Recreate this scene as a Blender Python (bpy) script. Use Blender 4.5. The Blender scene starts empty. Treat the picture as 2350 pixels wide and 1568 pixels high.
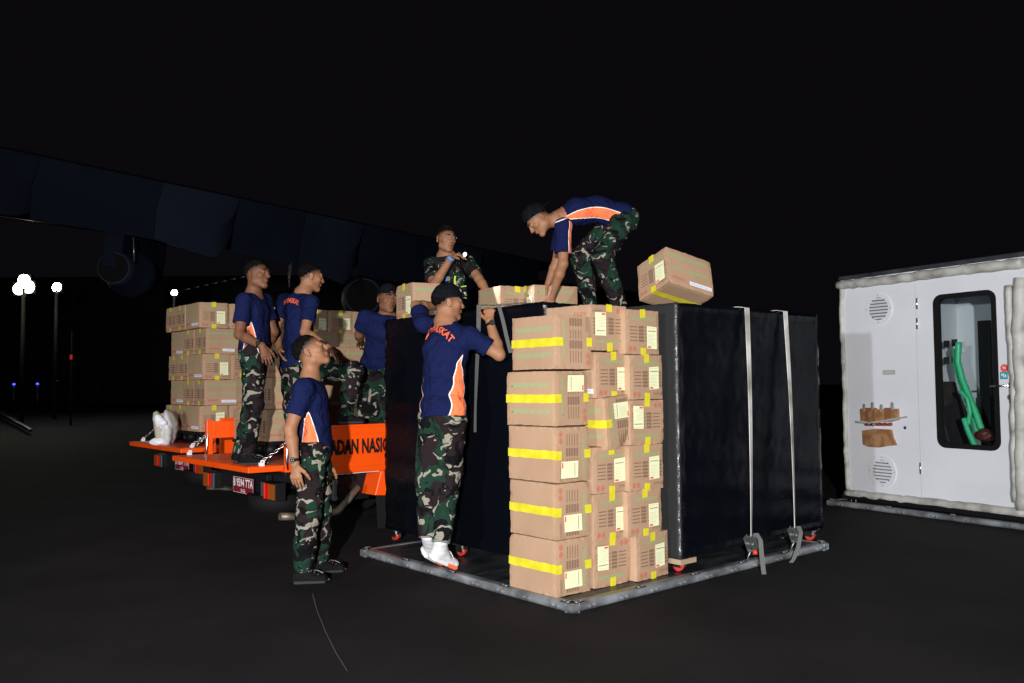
import bpy, bmesh, math, random
import numpy as np
from mathutils import Vector, Matrix
from mathutils.bvhtree import BVHTree
rng = random.Random(7)
S = bpy.context.scene
COL = S.collection

# ------------------------------------------------------------ camera, world, light
WPX, HPX, FPX = 2350.0, 1568.0, 1982.57
PITCH, ROLL, CH = 0.0505, -0.0079, 1.267
_f = np.array([0, math.cos(PITCH), math.sin(PITCH)]); _r = np.array([1.0, 0, 0]); _u = np.cross(_r, _f)
_c, _s = math.cos(ROLL), math.sin(ROLL)
CR, CU, CF = _c*_r+_s*_u, -_s*_r+_c*_u, _f
cam = bpy.data.objects.new('camera', bpy.data.cameras.new('camera')); COL.objects.link(cam)
cam.matrix_world = Matrix(((CR[0], CU[0], -CF[0], 0), (CR[1], CU[1], -CF[1], 0), (CR[2], CU[2], -CF[2], CH), (0, 0, 0, 1)))
cam.data.sensor_width = 36; cam.data.lens = FPX/WPX*36; cam.data.clip_end = 3000; cam.data.clip_start = 0.05
S.camera = cam
world = bpy.data.worlds.new('World'); S.world = world; world.use_nodes = True
bg = world.node_tree.nodes['Background']; bg.inputs[0].default_value = (0.85, 0.72, 1.0, 1); bg.inputs[1].default_value = 0.0036
S.view_settings.view_transform = 'Standard'; S.view_settings.look = 'None'; S.view_settings.exposure = 0.0; S.view_settings.gamma = 1
# the photographer's flash, held up and out to the left of the camera
fl = bpy.data.lights.new('flash', 'SPOT'); fl.energy = 5300; fl.color = (1.0, 0.97, 0.95); fl.shadow_soft_size = 0.06
fl.spot_size = math.radians(70); fl.spot_blend = 0.8
flo = bpy.data.objects.new('flash', fl); COL.objects.link(flo); flo.location = (-0.25, -3.5, 1.75)
flo.rotation_euler = (math.radians(90), 0, math.radians(-1))
# weaker work light on a stand behind and to the left of the photographer
f2 = bpy.data.lights.new('work_light', 'SPOT'); f2.energy = 2800; f2.color = (.93, .96, 1.0); f2.shadow_soft_size = 0.12; f2.spot_size = math.radians(80); f2.spot_blend = .6
f2o = bpy.data.objects.new('work_light', f2); COL.objects.link(f2o); f2o.location = (-5.4, -5.7, 1.95); f2o.rotation_euler = (math.radians(90), 0, math.radians(-22))

def W(px, py, Y):
    d = ((px-WPX/2)/FPX)*CR-((py-HPX/2)/FPX)*CU+CF
    return np.array([0, 0, CH])+d*(Y/d[1])
def PZ(px, py, z):
    d = ((px-WPX/2)/FPX)*CR-((py-HPX/2)/FPX)*CU+CF
    return np.array([0, 0, CH])+d*((z-CH)/d[2])
def PL(px, py, P, N):
    d = ((px-WPX/2)/FPX)*CR-((py-HPX/2)/FPX)*CU+CF; N = np.array(N); C0 = np.array([0, 0, CH])
    return C0+d*(((np.array(P)-C0)@N)/(d@N))
def nrm(v):
    v = np.array(v, float); return v/np.linalg.norm(v)

# ------------------------------------------------------------ object helpers
def tag(o, label=None, cat=None, group=None, kind=None):
    if label: o['label'] = label
    if cat: o['category'] = cat
    if group: o['group'] = group
    if kind: o['kind'] = kind
    return o
def empty(name, loc, rot=None, label=None, cat=None, group=None):
    o = bpy.data.objects.new(name, None); COL.objects.link(o); o.empty_display_size = 0.1
    if rot is None: o.location = tuple(loc)
    else:
        m = rot.to_4x4() if isinstance(rot, Matrix) else Matrix.Rotation(rot, 4, 'Z')
        o.matrix_world = Matrix.Translation(Vector(loc)) @ m
    return tag(o, label, cat, group)
def lk(name, me, parent=None, mats=None, world_space=False):
    o = bpy.data.objects.new(name, me); COL.objects.link(o)
    if mats:
        for m in (mats if isinstance(mats, (list, tuple)) else [mats]): me.materials.append(m)
    if parent is not None:
        o.parent = parent
        if world_space: o.matrix_parent_inverse = parent.matrix_basis.inverted()
    return o
def npmesh(name, V, F, smooth=True):
    me = bpy.data.meshes.new(name); V = np.asarray(V, np.float32); F = np.asarray(F, np.int32)
    k = F.shape[1]
    me.vertices.add(len(V)); me.vertices.foreach_set('co', V.ravel())
    me.loops.add(F.size); me.loops.foreach_set('vertex_index', F.ravel())
    me.polygons.add(len(F)); me.polygons.foreach_set('loop_start', np.arange(0, F.size, k, dtype=np.int32))
    me.update(calc_edges=True)
    if smooth: me.polygons.foreach_set('use_smooth', np.ones(len(F), bool))
    return me
class MB:
    def __init__(s): s.v = []; s.f = []; s.m = []; s.sm = []
    def quad(s, pts, mi=0, sm=False):
        n = len(s.v); s.v += [tuple(p) for p in pts]; s.f.append(tuple(range(n, n+len(pts)))); s.m.append(mi); s.sm.append(sm)
    def hexa(s, p, mi=0):
        n = len(s.v); s.v += [tuple(q) for q in p]
        for f in ((0, 3, 2, 1), (4, 5, 6, 7), (0, 1, 5, 4), (1, 2, 6, 5), (2, 3, 7, 6), (3, 0, 4, 7)):
            s.f.append(tuple(n+i for i in f)); s.m.append(mi); s.sm.append(False)
    def box(s, c, d, mi=0, M=None):
        c = np.array(c, float); h = np.array(d, float)/2
        p = [np.array(q)*h for q in ((-1, -1, -1), (1, -1, -1), (1, 1, -1), (-1, 1, -1), (-1, -1, 1), (1, -1, 1), (1, 1, 1), (-1, 1, 1))]
        if M is not None: p = [M @ q for q in p]
        s.hexa([c+q for q in p], mi)
    def lbox(s, a, b, mi=0):
        a = np.array(a, float); b = np.array(b, float); s.box((a+b)/2, np.abs(b-a), mi)
    def tube(s, pts, r, n=10, mi=0, cap=True, flat=None):
        pts = [np.array(p, float) for p in pts]; rs = r if isinstance(r, (list, tuple)) else [r]*len(pts)
        rings = []; up = None
        for i, p in enumerate(pts):
            t = nrm(pts[min(i+1, len(pts)-1)]-pts[max(i-1, 0)])
            if up is None:
                up = np.array([0, 0, 1.0]) if abs(t[2]) < .9 else np.array([1.0, 0, 0])
            a = nrm(np.cross(t, up)); up = nrm(np.cross(a, t)); base = len(s.v)
            for k in range(n):
                an = 2*math.pi*k/n; s.v.append(tuple(p+rs[i]*(math.cos(an)*a+math.sin(an)*up)))
            rings.append(base)
        for i in range(len(rings)-1):
            for k in range(n):
                s.f.append((rings[i]+k, rings[i]+(k+1) % n, rings[i+1]+(k+1) % n, rings[i+1]+k)); s.m.append(mi); s.sm.append(True)
        if cap:
            s.f.append(tuple(rings[0]+k for k in reversed(range(n)))); s.m.append(mi); s.sm.append(False)
            s.f.append(tuple(rings[-1]+k for k in range(n))); s.m.append(mi); s.sm.append(False)
    def disc(s, c, nn, r0, r1, n=24, mi=0, th=0.0):
        c = np.array(c, float); nn = nrm(nn); a = nrm(np.cross(nn, [0, 0, 1.0] if abs(nn[2]) < .9 else [1.0, 0, 0])); b = np.cross(nn, a)
        def ring(r, off): return [c+nn*off+r*(math.cos(2*math.pi*k/n)*a+math.sin(2*math.pi*k/n)*b) for k in range(n)]
        o1, i1 = ring(r1, th), ring(r0, th)
        for k in range(n):
            j = (k+1) % n
            if r0 > 0: s.quad([i1[k], o1[k], o1[j], i1[j]], mi)
            else: s.quad([c+nn*th, o1[k], o1[j]], mi)
        if th:
            o0, i0 = ring(r1, 0), ring(r0, 0)
            for k in range(n):
                j = (k+1) % n; s.quad([o0[k], o0[j], o1[j], o1[k]], mi)
                if r0 > 0: s.quad([i0[j], i0[k], i1[k], i1[j]], mi)
    def mesh(s, name='part'):
        me = bpy.data.meshes.new(name); me.from_pydata(s.v, [], s.f)
        me.polygons.foreach_set('material_index', s.m); me.polygons.foreach_set('use_smooth', s.sm); me.update(); return me
    def build(s, name, mats, parent=None, bevel=0, ws=False):
        o = lk(name, s.mesh(name), parent, mats, ws)
        if bevel:
            b = o.modifiers.new('bevel', 'BEVEL'); b.width = bevel; b.segments = 2; b.limit_method = 'ANGLE'; b.angle_limit = math.radians(40)
        return o

# ------------------------------------------------------------ materials
def mat(name, col, rough=0.6, metal=0.0, spec=0.5, emit=None, es=0):
    m = bpy.data.materials.new(name); m.use_nodes = True; b = m.node_tree.nodes['Principled BSDF']
    b.inputs['Base Color'].default_value = (*col, 1); b.inputs['Roughness'].default_value = rough; b.inputs['Metallic'].default_value = metal
    b.inputs['Specular IOR Level'].default_value = spec
    if emit: b.inputs['Emission Color'].default_value = (*emit, 1); b.inputs['Emission Strength'].default_value = es
    return m
def nt(m): return m.node_tree.nodes, m.node_tree.links, m.node_tree.nodes['Principled BSDF']
def noisy(m, col1, col2, scale=8, detail=5, lo=0.35, hi=0.65, bump=0.0, bscale=60, stretch=(1, 1, 1), dist=0.0, bdist=0.01, rvar=0.0):
    n, l, b = nt(m)
    tc = n.new('ShaderNodeTexCoord'); mp = n.new('ShaderNodeMapping'); mp.inputs['Scale'].default_value = stretch; l.new(tc.outputs['Object'], mp.inputs[0])
    t = n.new('ShaderNodeTexNoise'); t.inputs['Scale'].default_value = scale; t.inputs['Detail'].default_value = detail; t.inputs['Distortion'].default_value = dist
    l.new(mp.outputs[0], t.inputs['Vector'])
    r = n.new('ShaderNodeMapRange'); r.inputs[1].default_value = lo; r.inputs[2].default_value = hi; l.new(t.outputs['Fac'], r.inputs[0])
    mx = n.new('ShaderNodeMix'); mx.data_type = 'RGBA'; mx.inputs[6].default_value = (*col1, 1); mx.inputs[7].default_value = (*col2, 1)
    l.new(r.outputs[0], mx.inputs[0]); l.new(mx.outputs[2], b.inputs['Base Color'])
    if bump:
        t2 = n.new('ShaderNodeTexNoise'); t2.inputs['Scale'].default_value = bscale; t2.inputs['Detail'].default_value = 6; l.new(mp.outputs[0], t2.inputs['Vector'])
        bp = n.new('ShaderNodeBump'); bp.inputs['Strength'].default_value = bump; bp.inputs['Distance'].default_value = bdist; l.new(t2.outputs['Fac'], bp.inputs['Height']); l.new(bp.outputs[0], b.inputs['Normal'])
    if rvar:
        r0 = b.inputs['Roughness'].default_value
        rr = n.new('ShaderNodeMapRange'); rr.inputs[1].default_value = .3; rr.inputs[2].default_value = .7; rr.inputs[3].default_value = r0-rvar; rr.inputs[4].default_value = r0+rvar
        l.new(t.outputs['Fac'], rr.inputs[0]); l.new(rr.outputs[0], b.inputs['Roughness'])
    return m
M = {}
M['asphalt'] = noisy(mat('asphalt', (.03, .028, .029), .9, spec=.12), (.0135, .0124, .0138), (.0235, .0215, .0236), 1.3, 8, .3, .7, .5, 160, bdist=.006)
_n, _l, _b = nt(M['asphalt']); _src = _b.inputs['Base Color'].links[0].from_socket
_v = _n.new('ShaderNodeTexVoronoi'); _v.inputs['Scale'].default_value = 4.5; _tc2 = _n.new('ShaderNodeTexCoord'); _l.new(_tc2.outputs['Object'], _v.inputs['Vector'])
_r = _n.new('ShaderNodeMapRange'); _r.inputs[1].default_value = .012; _r.inputs[2].default_value = .028; _r.inputs[3].default_value = 1; _r.inputs[4].default_value = 0; _l.new(_v.outputs['Distance'], _r.inputs[0])
_m = _n.new('ShaderNodeMix'); _m.data_type = 'RGBA'; _l.new(_r.outputs[0], _m.inputs[0]); _l.new(_src, _m.inputs[6]); _m.inputs[7].default_value = (.10, .10, .105, 1); _l.new(_m.outputs[2], _b.inputs['Base Color'])
M['card'] = noisy(mat('cardboard', (.43, .27, .18), .75, spec=.25), (.365, .232, .145), (.425, .275, .177), 3.5, 4, .3, .7, .15, 18, bdist=.004)
M['card_dark'] = mat('cardboard_edge', (.2, .12, .07), .9)
M['card_in'] = mat('flap_shadow_gap', (.25, .15, .09), .9)
M['tape'] = noisy(mat('yellow_tape', (.8, .72, .02), .25), (.60, .53, .018), (.70, .63, .04), 14, 2, bump=.15, bscale=40)
M['green'] = mat('green_print', (.25, .37, .17), .8)
M['pgreen'] = mat('faded_green_print', (.30, .36, .17), .8)
M['brown'] = mat('brown_print', (.11, .065, .05), .8)
M['redp'] = mat('red_print', (.50, .10, .06), .8)
M['stick'] = mat('cream_sticker', (.80, .82, .52), .5)
M['sred'] = mat('sticker_red', (.75, .10, .10), .5)
M['sgrey'] = mat('sticker_grey', (.47, .50, .36), .5)
M['wstick'] = mat('white_sticker', (.78, .80, .86), .5)
M['sblue'] = mat('sticker_ink', (.35, .42, .62), .5)
M['white'] = noisy(mat('white_paint', (.55, .58, .66), .45), (.61, .635, .68), (.69, .71, .76), 1.5, 6, .3, .7)
M['pad'] = noisy(mat('padded_vinyl', (.6, .6, .56), .6), (.22, .22, .20), (.50, .50, .47), 5, 7, .32, .58, .5, 6, (1, 1, 1), .4, .015)
M['alu'] = noisy(mat('aluminium', (.30, .32, .34), .42, .55), (.15, .16, .17), (.40, .43, .46), 5, 8, .35, .65, .3, 40, (1, 1, 1), .3, .004, .12)
M['alu_dark'] = noisy(mat('worn_deck', (.05, .055, .065), .42, .5), (.035, .037, .043), (.085, .092, .105), 4, 8, .35, .75, .2, 50, (1, 3, 1), .5, .003, .12)
M['chrome'] = mat('bright_steel', (.7, .7, .72), .25, 1)
M['steel'] = mat('dull_steel', (.28, .29, .30), .45, .85)
M['black'] = mat('black_plastic', (.007, .007, .008), .5, spec=.18)
M['rubber'] = mat('black_rubber', (.007, .007, .008), .75, spec=.12)
M['orange'] = noisy(mat('orange_paint', (.72, .085, .006), .32), (.82, .075, .003), (.90, .090, .005), 3, 5, .3, .7)
M['orange_worn'] = noisy(mat('worn_orange_paint', (.5, .08, .01), .35), (.78, .08, .005), (.38, .075, .03), 9, 8, .5, .66, .3, 30, (1, 1, 1), .8, .003)
M['caster'] = mat('red_caster', (.50, .045, .03), .45)
M['grey'] = mat('grey_web', (.11, .112, .11), .85)
M['platered'] = mat('plate_red', (.20, .010, .022), .4)
M['plateink'] = mat('plate_white', (.75, .72, .72), .5)
M['lens_red'] = mat('lens_red', (.5, .01, .005), .15, emit=(1, .02, .0), es=.05)
M['lens_amber'] = mat('lens_amber', (.30, .07, .01), .2)
M['reflex'] = mat('red_reflector', (.9, .03, .01), .3, emit=(1, .03, 0), es=.25)
M['cloth_w'] = noisy(mat('white_cloth', (.6, .6, .62), .8), (.50, .49, .46), (.66, .67, .74), 4, 3)
M['tubeg'] = mat('green_hose', (.05, .52, .24), .4)
M['gun'] = mat('dark_interior', (.02, .02, .024), .6)
M['blue'] = mat('sign_blue', (.03, .30, .33), .5)
M['brownc'] = noisy(mat('brown_parcel_tape', (.30, .15, .07), .35), (.36, .20, .10), (.24, .115, .05), 12, 3, .4, .6)
M['skyblue'] = mat('blue_strap', (.10, .22, .5), .6)
M['plane'] = noisy(mat('aircraft_paint', (.022, .030, .048), .6, spec=.2), (.0066, .0096, .0195), (.0108, .0152, .0290), .6, 4, .3, .7)
M['plane_lit'] = noisy(mat('aircraft_paint_lit', (.02, .028, .045), .5, spec=.25), (.0125, .0180, .0340), (.018, .0250, .0440), .5, 3)  # aircraft paint made paler, so these flap panels look lit
M['plane_dk'] = mat('aircraft_dark', (.003, .003, .004), .7, spec=.1)
M['edge'] = mat('bare_metal_edge', (.35, .33, .26), .3, .8)
M['hangar'] = noisy(mat('hangar_sheet', (.02, .021, .019), .8), (.016, .017, .015), (.026, .027, .024), .3, 3)
M['lamp_warm'] = mat('lamp_warm', (1, 1, .9), .5, emit=(1, .97, .62), es=40)
M['lamp_cool'] = mat('lamp_cool', (1, 1, 1), .5, emit=(.82, .93, 1), es=40)
M['led_blue'] = mat('blue_marker', (.1, .1, 1), .5, emit=(.06, .08, 1), es=3)
M['torch'] = mat('torch_lens', (1, 1, 1), .3, emit=(.9, .95, 1), es=8)
M['mast'] = mat('mast_paint', (.012, .012, .012), .9, spec=.05)
M['ink'] = mat('black_lettering', (.006, .006, .007), .5)

def wrap_mat():   # black stretch film: dark, glossy, with streaks drawn level round the load
    m = mat('black_stretch_film', (.0022, .0030, .0052), .30, spec=.24); n, l, b = nt(m)
    tc = n.new('ShaderNodeTexCoord')
    mp = n.new('ShaderNodeMapping'); mp.inputs['Scale'].default_value = (1.0, 1.0, 26); l.new(tc.outputs['Object'], mp.inputs[0])
    t = n.new('ShaderNodeTexNoise'); t.inputs['Scale'].default_value = 3; t.inputs['Detail'].default_value = 8; t.inputs['Roughness'].default_value = .65; l.new(mp.outputs[0], t.inputs['Vector'])
    t2 = n.new('ShaderNodeTexNoise'); t2.inputs['Scale'].default_value = 2.2; t2.inputs['Detail'].default_value = 3; l.new(tc.outputs['Object'], t2.inputs['Vector'])
    mp3 = n.new('ShaderNodeMapping'); mp3.inputs['Scale'].default_value = (14, 14, 46); l.new(tc.outputs['Object'], mp3.inputs[0])
    t3 = n.new('ShaderNodeTexNoise'); t3.inputs['Scale'].default_value = 1.5; t3.inputs['Detail'].default_value = 4; t3.inputs['Distortion'].default_value = 1.5; l.new(mp3.outputs[0], t3.inputs['Vector'])
    at = n.new('ShaderNodeAttribute'); at.attribute_name = 'crease'
    a = n.new('ShaderNodeMath'); a.operation = 'MULTIPLY_ADD'; a.inputs[1].default_value = .8; l.new(t2.outputs['Fac'], a.inputs[0]); l.new(t.outputs['Fac'], a.inputs[2])
    mm = n.new('ShaderNodeMath'); mm.operation = 'MULTIPLY'; l.new(t3.outputs['Fac'], mm.inputs[0]); l.new(at.outputs['Fac'], mm.inputs[1])
    a2 = n.new('ShaderNodeMath'); a2.operation = 'MULTIPLY_ADD'; a2.inputs[1].default_value = 26; l.new(mm.outputs[0], a2.inputs[0]); l.new(a.outputs[0], a2.inputs[2])
    bp = n.new('ShaderNodeBump'); bp.inputs['Strength'].default_value = .16; bp.inputs['Distance'].default_value = .012
    l.new(a2.outputs[0], bp.inputs['Height']); l.new(bp.outputs[0], b.inputs['Normal'])
    dm = n.new('ShaderNodeMix'); dm.data_type = 'RGBA'; dm.inputs[6].default_value = (.0022, .0030, .0052, 1); dm.inputs[7].default_value = (.05, .05, .05, 1); at2 = n.new('ShaderNodeAttribute'); at2.attribute_name = 'end_sheen'; l.new(at2.outputs['Fac'], dm.inputs[0]); l.new(dm.outputs[2], b.inputs['Base Color'])  # grey sheen of the crinkled end film, painted into the base colour
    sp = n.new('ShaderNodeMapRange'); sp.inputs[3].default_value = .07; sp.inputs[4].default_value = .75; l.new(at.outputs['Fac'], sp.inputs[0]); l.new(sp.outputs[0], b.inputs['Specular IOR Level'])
    r = n.new('ShaderNodeMapRange'); r.inputs[1].default_value = .35; r.inputs[2].default_value = .7; r.inputs[3].default_value = .14; r.inputs[4].default_value = .34
    l.new(t2.outputs['Fac'], r.inputs[0]); l.new(r.outputs[0], b.inputs['Roughness'])
    return m
M['wrap'] = wrap_mat()
def glass_mat():
    m = bpy.data.materials.new('window_glass'); m.use_nodes = True; n = m.node_tree.nodes; l = m.node_tree.links
    for x in list(n): n.remove(x)
    o = n.new('ShaderNodeOutputMaterial'); t = n.new('ShaderNodeBsdfTransparent'); t.inputs[0].default_value = (.93, .96, .96, 1)
    g = n.new('ShaderNodeBsdfGlossy'); g.inputs['Roughness'].default_value = .03; g.inputs[0].default_value = (.9, .9, .9, 1)
    mx = n.new('ShaderNodeMixShader'); mx.inputs[0].default_value = .07; l.new(t.outputs[0], mx.inputs[1]); l.new(g.outputs[0], mx.inputs[2]); l.new(mx.outputs[0], o.inputs[0]); return m
M['glass'] = glass_mat()

def strap_mat():
    m = mat('white_webbing', (.62, .62, .60), .8); n, l, b = nt(m)
    tc = n.new('ShaderNodeTexCoord'); w = n.new('ShaderNodeTexWave'); w.bands_direction = 'Z'; w.inputs['Scale'].default_value = 60; l.new(tc.outputs['Object'], w.inputs['Vector'])
    t = n.new('ShaderNodeTexNoise'); t.inputs['Scale'].default_value = 5; t.inputs['Detail'].default_value = 6; l.new(tc.outputs['Object'], t.inputs['Vector'])
    r = n.new('ShaderNodeValToRGB'); r.color_ramp.elements[0].position = .33; r.color_ramp.elements[0].color = (.36, .35, .31, 1); r.color_ramp.elements[1].position = .6; r.color_ramp.elements[1].color = (.80, .80, .78, 1)
    l.new(t.outputs['Fac'], r.inputs[0]); l.new(r.outputs[0], b.inputs['Base Color'])
    bp = n.new('ShaderNodeBump'); bp.inputs['Strength'].default_value = .4; bp.inputs['Distance'].default_value = .003; l.new(w.outputs['Fac'], bp.inputs['Height']); l.new(bp.outputs[0], b.inputs['Normal'])
    return m
M['strap'] = strap_mat()

def camo(name, k=1.0, sc=1.0):
    m = mat(name, (.03, .06, .03), .9, spec=.08); n, l, b = nt(m)
    tc = n.new('ShaderNodeTexCoord')
    wv = n.new('ShaderNodeTexNoise'); wv.inputs['Scale'].default_value = 7*sc; wv.inputs['Detail'].default_value = 2; l.new(tc.outputs['Object'], wv.inputs['Vector'])
    sub = n.new('ShaderNodeVectorMath'); sub.operation = 'SUBTRACT'; sub.inputs[1].default_value = (.5, .5, .5); l.new(wv.outputs['Color'], sub.inputs[0])
    scl = n.new('ShaderNodeVectorMath'); scl.operation = 'SCALE'; scl.inputs['Scale'].default_value = .22/sc; l.new(sub.outputs[0], scl.inputs[0])
    add = n.new('ShaderNodeVectorMath'); add.operation = 'ADD'; l.new(tc.outputs['Object'], add.inputs[0]); l.new(scl.outputs[0], add.inputs[1])
    def layer(scale, off, stretch, rot, a, bb=None, det=1.5):
        mp = n.new('ShaderNodeMapping'); mp.inputs['Location'].default_value = (off, off*.7, off*1.3); mp.inputs['Scale'].default_value = stretch; mp.inputs['Rotation'].default_value = rot
        l.new(add.outputs[0], mp.inputs[0])
        t = n.new('ShaderNodeTexNoise'); t.inputs['Scale'].default_value = scale*sc; t.inputs['Detail'].default_value = det; l.new(mp.outputs[0], t.inputs['Vector'])
        r = n.new('ShaderNodeValToRGB'); r.color_ramp.interpolation = 'CONSTANT'; e = r.color_ramp.elements
        e[0].position = 0; e[0].color = (0, 0, 0, 1); e[1].position = a; e[1].color = (1, 1, 1, 1)
        if bb: x = e.new(bb); x.color = (0, 0, 0, 1)
        l.new(t.outputs['Fac'], r.inputs[0]); return r.outputs[0]
    def mix(fac, c1, col):
        mx = n.new('ShaderNodeMix'); mx.data_type = 'RGBA'; l.new(fac, mx.inputs[0])
        if hasattr(c1, 'links'): l.new(c1, mx.inputs[6])
        else: mx.inputs[6].default_value = (*c1, 1)
        mx.inputs[7].default_value = (*col, 1); return mx.outputs[2]
    c = mix(layer(7, 3.1, (1, 1, .8), (0, 0, 0), .49), tuple(np.array((.011, .034, .022))*k), tuple(np.array((.017, .0115, .0135))*k))
    c = mix(layer(7, 9.7, (1, 1, 1.5), (.6, .3, 0), .575), c, (.005*k, .005*k, .006*k))
    c = mix(layer(10, 17.3, (.8, .8, 2.3), (.5, -.4, .3), .637), c, tuple(np.array((.25, .235, .19))*k))
    c = mix(layer(10, 31.9, (2.2, 2.2, .8), (-.5, .7, 0), .65), c, tuple(np.array((.25, .235, .19))*k))
    c = mix(layer(11, 55, (1, 1, 2), (.2, .9, 0), .655), c, (.005*k, .005*k, .006*k))
    t9 = n.new('ShaderNodeTexNoise'); t9.inputs['Scale'].default_value = 12; t9.inputs['Detail'].default_value = 4; t9.inputs['Distortion'].default_value = 1.0; l.new(tc.outputs['Object'], t9.inputs['Vector'])
    bp = n.new('ShaderNodeBump'); bp.inputs['Strength'].default_value = 1; bp.inputs['Distance'].default_value = .03; l.new(t9.outputs['Fac'], bp.inputs['Height']); l.new(bp.outputs[0], b.inputs['Normal'])
    l.new(c, b.inputs['Base Color']); return m
M['camo'] = camo('woodland_camouflage', 1.0, 1.0)
M['camo2'] = camo('woodland_camouflage_shirt', .9, 1.3)

def shirt_mat():
    m = mat('navy_shirt_cloth', (.012, .018, .09), .9, spec=.06); n, l, b = nt(m)
    at = n.new('ShaderNodeAttribute'); at.attribute_name = 'pn'
    r = n.new('ShaderNodeMapRange'); r.inputs[1].default_value = -.05; r.inputs[2].default_value = .05; l.new(at.outputs['Fac'], r.inputs[0])
    cr = n.new('ShaderNodeValToRGB'); e = cr.color_ramp.elements; cr.color_ramp.interpolation = 'CONSTANT'
    e[0].position = 0; e[0].color = (.92, .19, .075, 1); e[1].position = .47; e[1].color = (.9, .78, .74, 1)
    x = e.new(.53); x.color = (.0072, .0115, .053, 1)
    l.new(r.outputs[0], cr.inputs[0]); l.new(cr.outputs[0], b.inputs['Base Color'])
    tc = n.new('ShaderNodeTexCoord'); t = n.new('ShaderNodeTexNoise'); t.inputs['Scale'].default_value = 14; t.inputs['Detail'].default_value = 4; t.inputs['Distortion'].default_value = .8; l.new(tc.outputs['Object'], t.inputs['Vector'])
    bp = n.new('ShaderNodeBump'); bp.inputs['Strength'].default_value = 1; bp.inputs['Distance'].default_value = .03; l.new(t.outputs['Fac'], bp.inputs['Height']); l.new(bp.outputs[0], b.inputs['Normal'])
    return m
M['shirt'] = shirt_mat()
M['text_or'] = mat('orange_lettering', (.85, .14, .04), .6)
def skin_mat(name, c):
    m = noisy(mat(name, c, .55, spec=.25), tuple(np.array(c)*.88), tuple(np.array(c)*1.1), 22, 4, .3, .7, .12, 120, bdist=.002)
    n, l, b = nt(m); src = b.inputs['Base Color'].links[0].from_socket
    at = n.new('ShaderNodeAttribute'); at.attribute_name = 'tint'    # lips, brows and the shaved fade, each with its own shape
    mx = n.new('ShaderNodeMix'); mx.data_type = 'RGBA'; l.new(at.outputs['Fac'], mx.inputs[0]); l.new(src, mx.inputs[6]); mx.inputs[7].default_value = (.012, .009, .008, 1)
    at2 = n.new('ShaderNodeAttribute'); at2.attribute_name = 'lips'
    mx2 = n.new('ShaderNodeMix'); mx2.data_type = 'RGBA'; l.new(at2.outputs['Fac'], mx2.inputs[0]); l.new(mx.outputs[2], mx2.inputs[6]); mx2.inputs[7].default_value = (c[0]*.85, c[1]*.5, c[2]*.5, 1)
    l.new(mx2.outputs[2], b.inputs['Base Color']); return m
M['skinA'] = skin_mat('skin_tan', (.285, .135, .072))
M['skinB'] = skin_mat('skin_brown', (.165, .072, .038))
M['skinC'] = skin_mat('skin_light', (.44, .24, .15))
M['hair'] = noisy(mat('black_hair', (.003, .0025, .0025), .85, spec=.03), (.003, .0025, .0025), (.007, .006, .0055), 60, 3, bump=.6, bscale=170, bdist=.004)
M['cap'] = noisy(mat('black_cap_cloth', (.004, .005, .008), .95, spec=.03), (.004, .005, .007), (.008, .009, .013), 30, 3, bump=.3, bscale=120)
M['eyew'] = mat('eye_white', (.42, .38, .34), .5, spec=.2)
M['eyed'] = mat('eye_dark', (.008, .005, .004), .25, spec=.3)
M['brow'] = mat('eyebrow_hair', (.008, .006, .005), .9, spec=.05)
M['shoe_b'] = mat('black_shoe', (.006, .006, .007), .8, spec=.08)
M['shoe_sole_g'] = mat('dark_grey_sole', (.035, .035, .038), .8, spec=.1)
M['shoe_w'] = noisy(mat('white_knit_shoe', (.6, .6, .62), .7), (.55, .55, .57), (.68, .68, .70), 30, 3)
M['sole_or'] = mat('orange_sole', (.85, .16, .07), .5)
M['sock'] = mat('white_sock', (.6, .6, .62), .8)
M['cuff'] = mat('grey_trouser_lining', (.17, .18, .165), .85)
M['lime'] = mat('lime_trim', (.45, .75, .08), .6)
M['white2'] = mat('plain_white', (.75, .75, .75), .5)
M['belt'] = mat('olive_belt', (.06, .065, .035), .7)

# ------------------------------------------------------------ text to mesh
_tc = {}
def text_mesh(txt, size, bold=0.0, key=None, xs=1.0, depth=0.0, sp=1.0):
    k = (txt, size, bold, xs, depth, sp)
    if k in _tc: return _tc[k]
    cu = bpy.data.curves.new('lettering', 'FONT'); cu.body = txt; cu.size = size; cu.align_x = 'CENTER'; cu.align_y = 'CENTER'; cu.offset = bold; cu.extrude = depth; cu.resolution_u = 2; cu.space_character = sp
    o = bpy.data.objects.new('lettering', cu); COL.objects.link(o); bpy.context.view_layer.update()
    me = bpy.data.meshes.new_from_object(o.evaluated_get(bpy.context.evaluated_depsgraph_get()))
    bpy.data.objects.remove(o)
    if xs != 1:
        for v in me.vertices: v.co.x *= xs
    V = [tuple(v.co) for v in me.vertices]; F = [tuple(p.vertices) for p in me.polygons]
    _tc[k] = (V, F); return _tc[k]
def put_text(mb, txt, size, o, xd, yd, bold=0.0, xs=1.0, mi=0, sp=1.0):
    V, F = text_mesh(txt, size, bold, xs=xs, sp=sp); n = len(mb.v); o = np.array(o, float); xd = np.array(xd, float); yd = np.array(yd, float)
    mb.v += [tuple(o+xd*v[0]+yd*v[1]) for v in V]
    for f in F: mb.f.append(tuple(n+i for i in f)); mb.m.append(mi); mb.sm.append(False)

# ------------------------------------------------------------ ground
gb = MB()
gb.quad([(-400, -60, 0), (400, -60, 0), (400, 600, 0), (-400, 600, 0)])
g = gb.build('asphalt_apron', M['asphalt']); tag(g, kind='structure')
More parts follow.
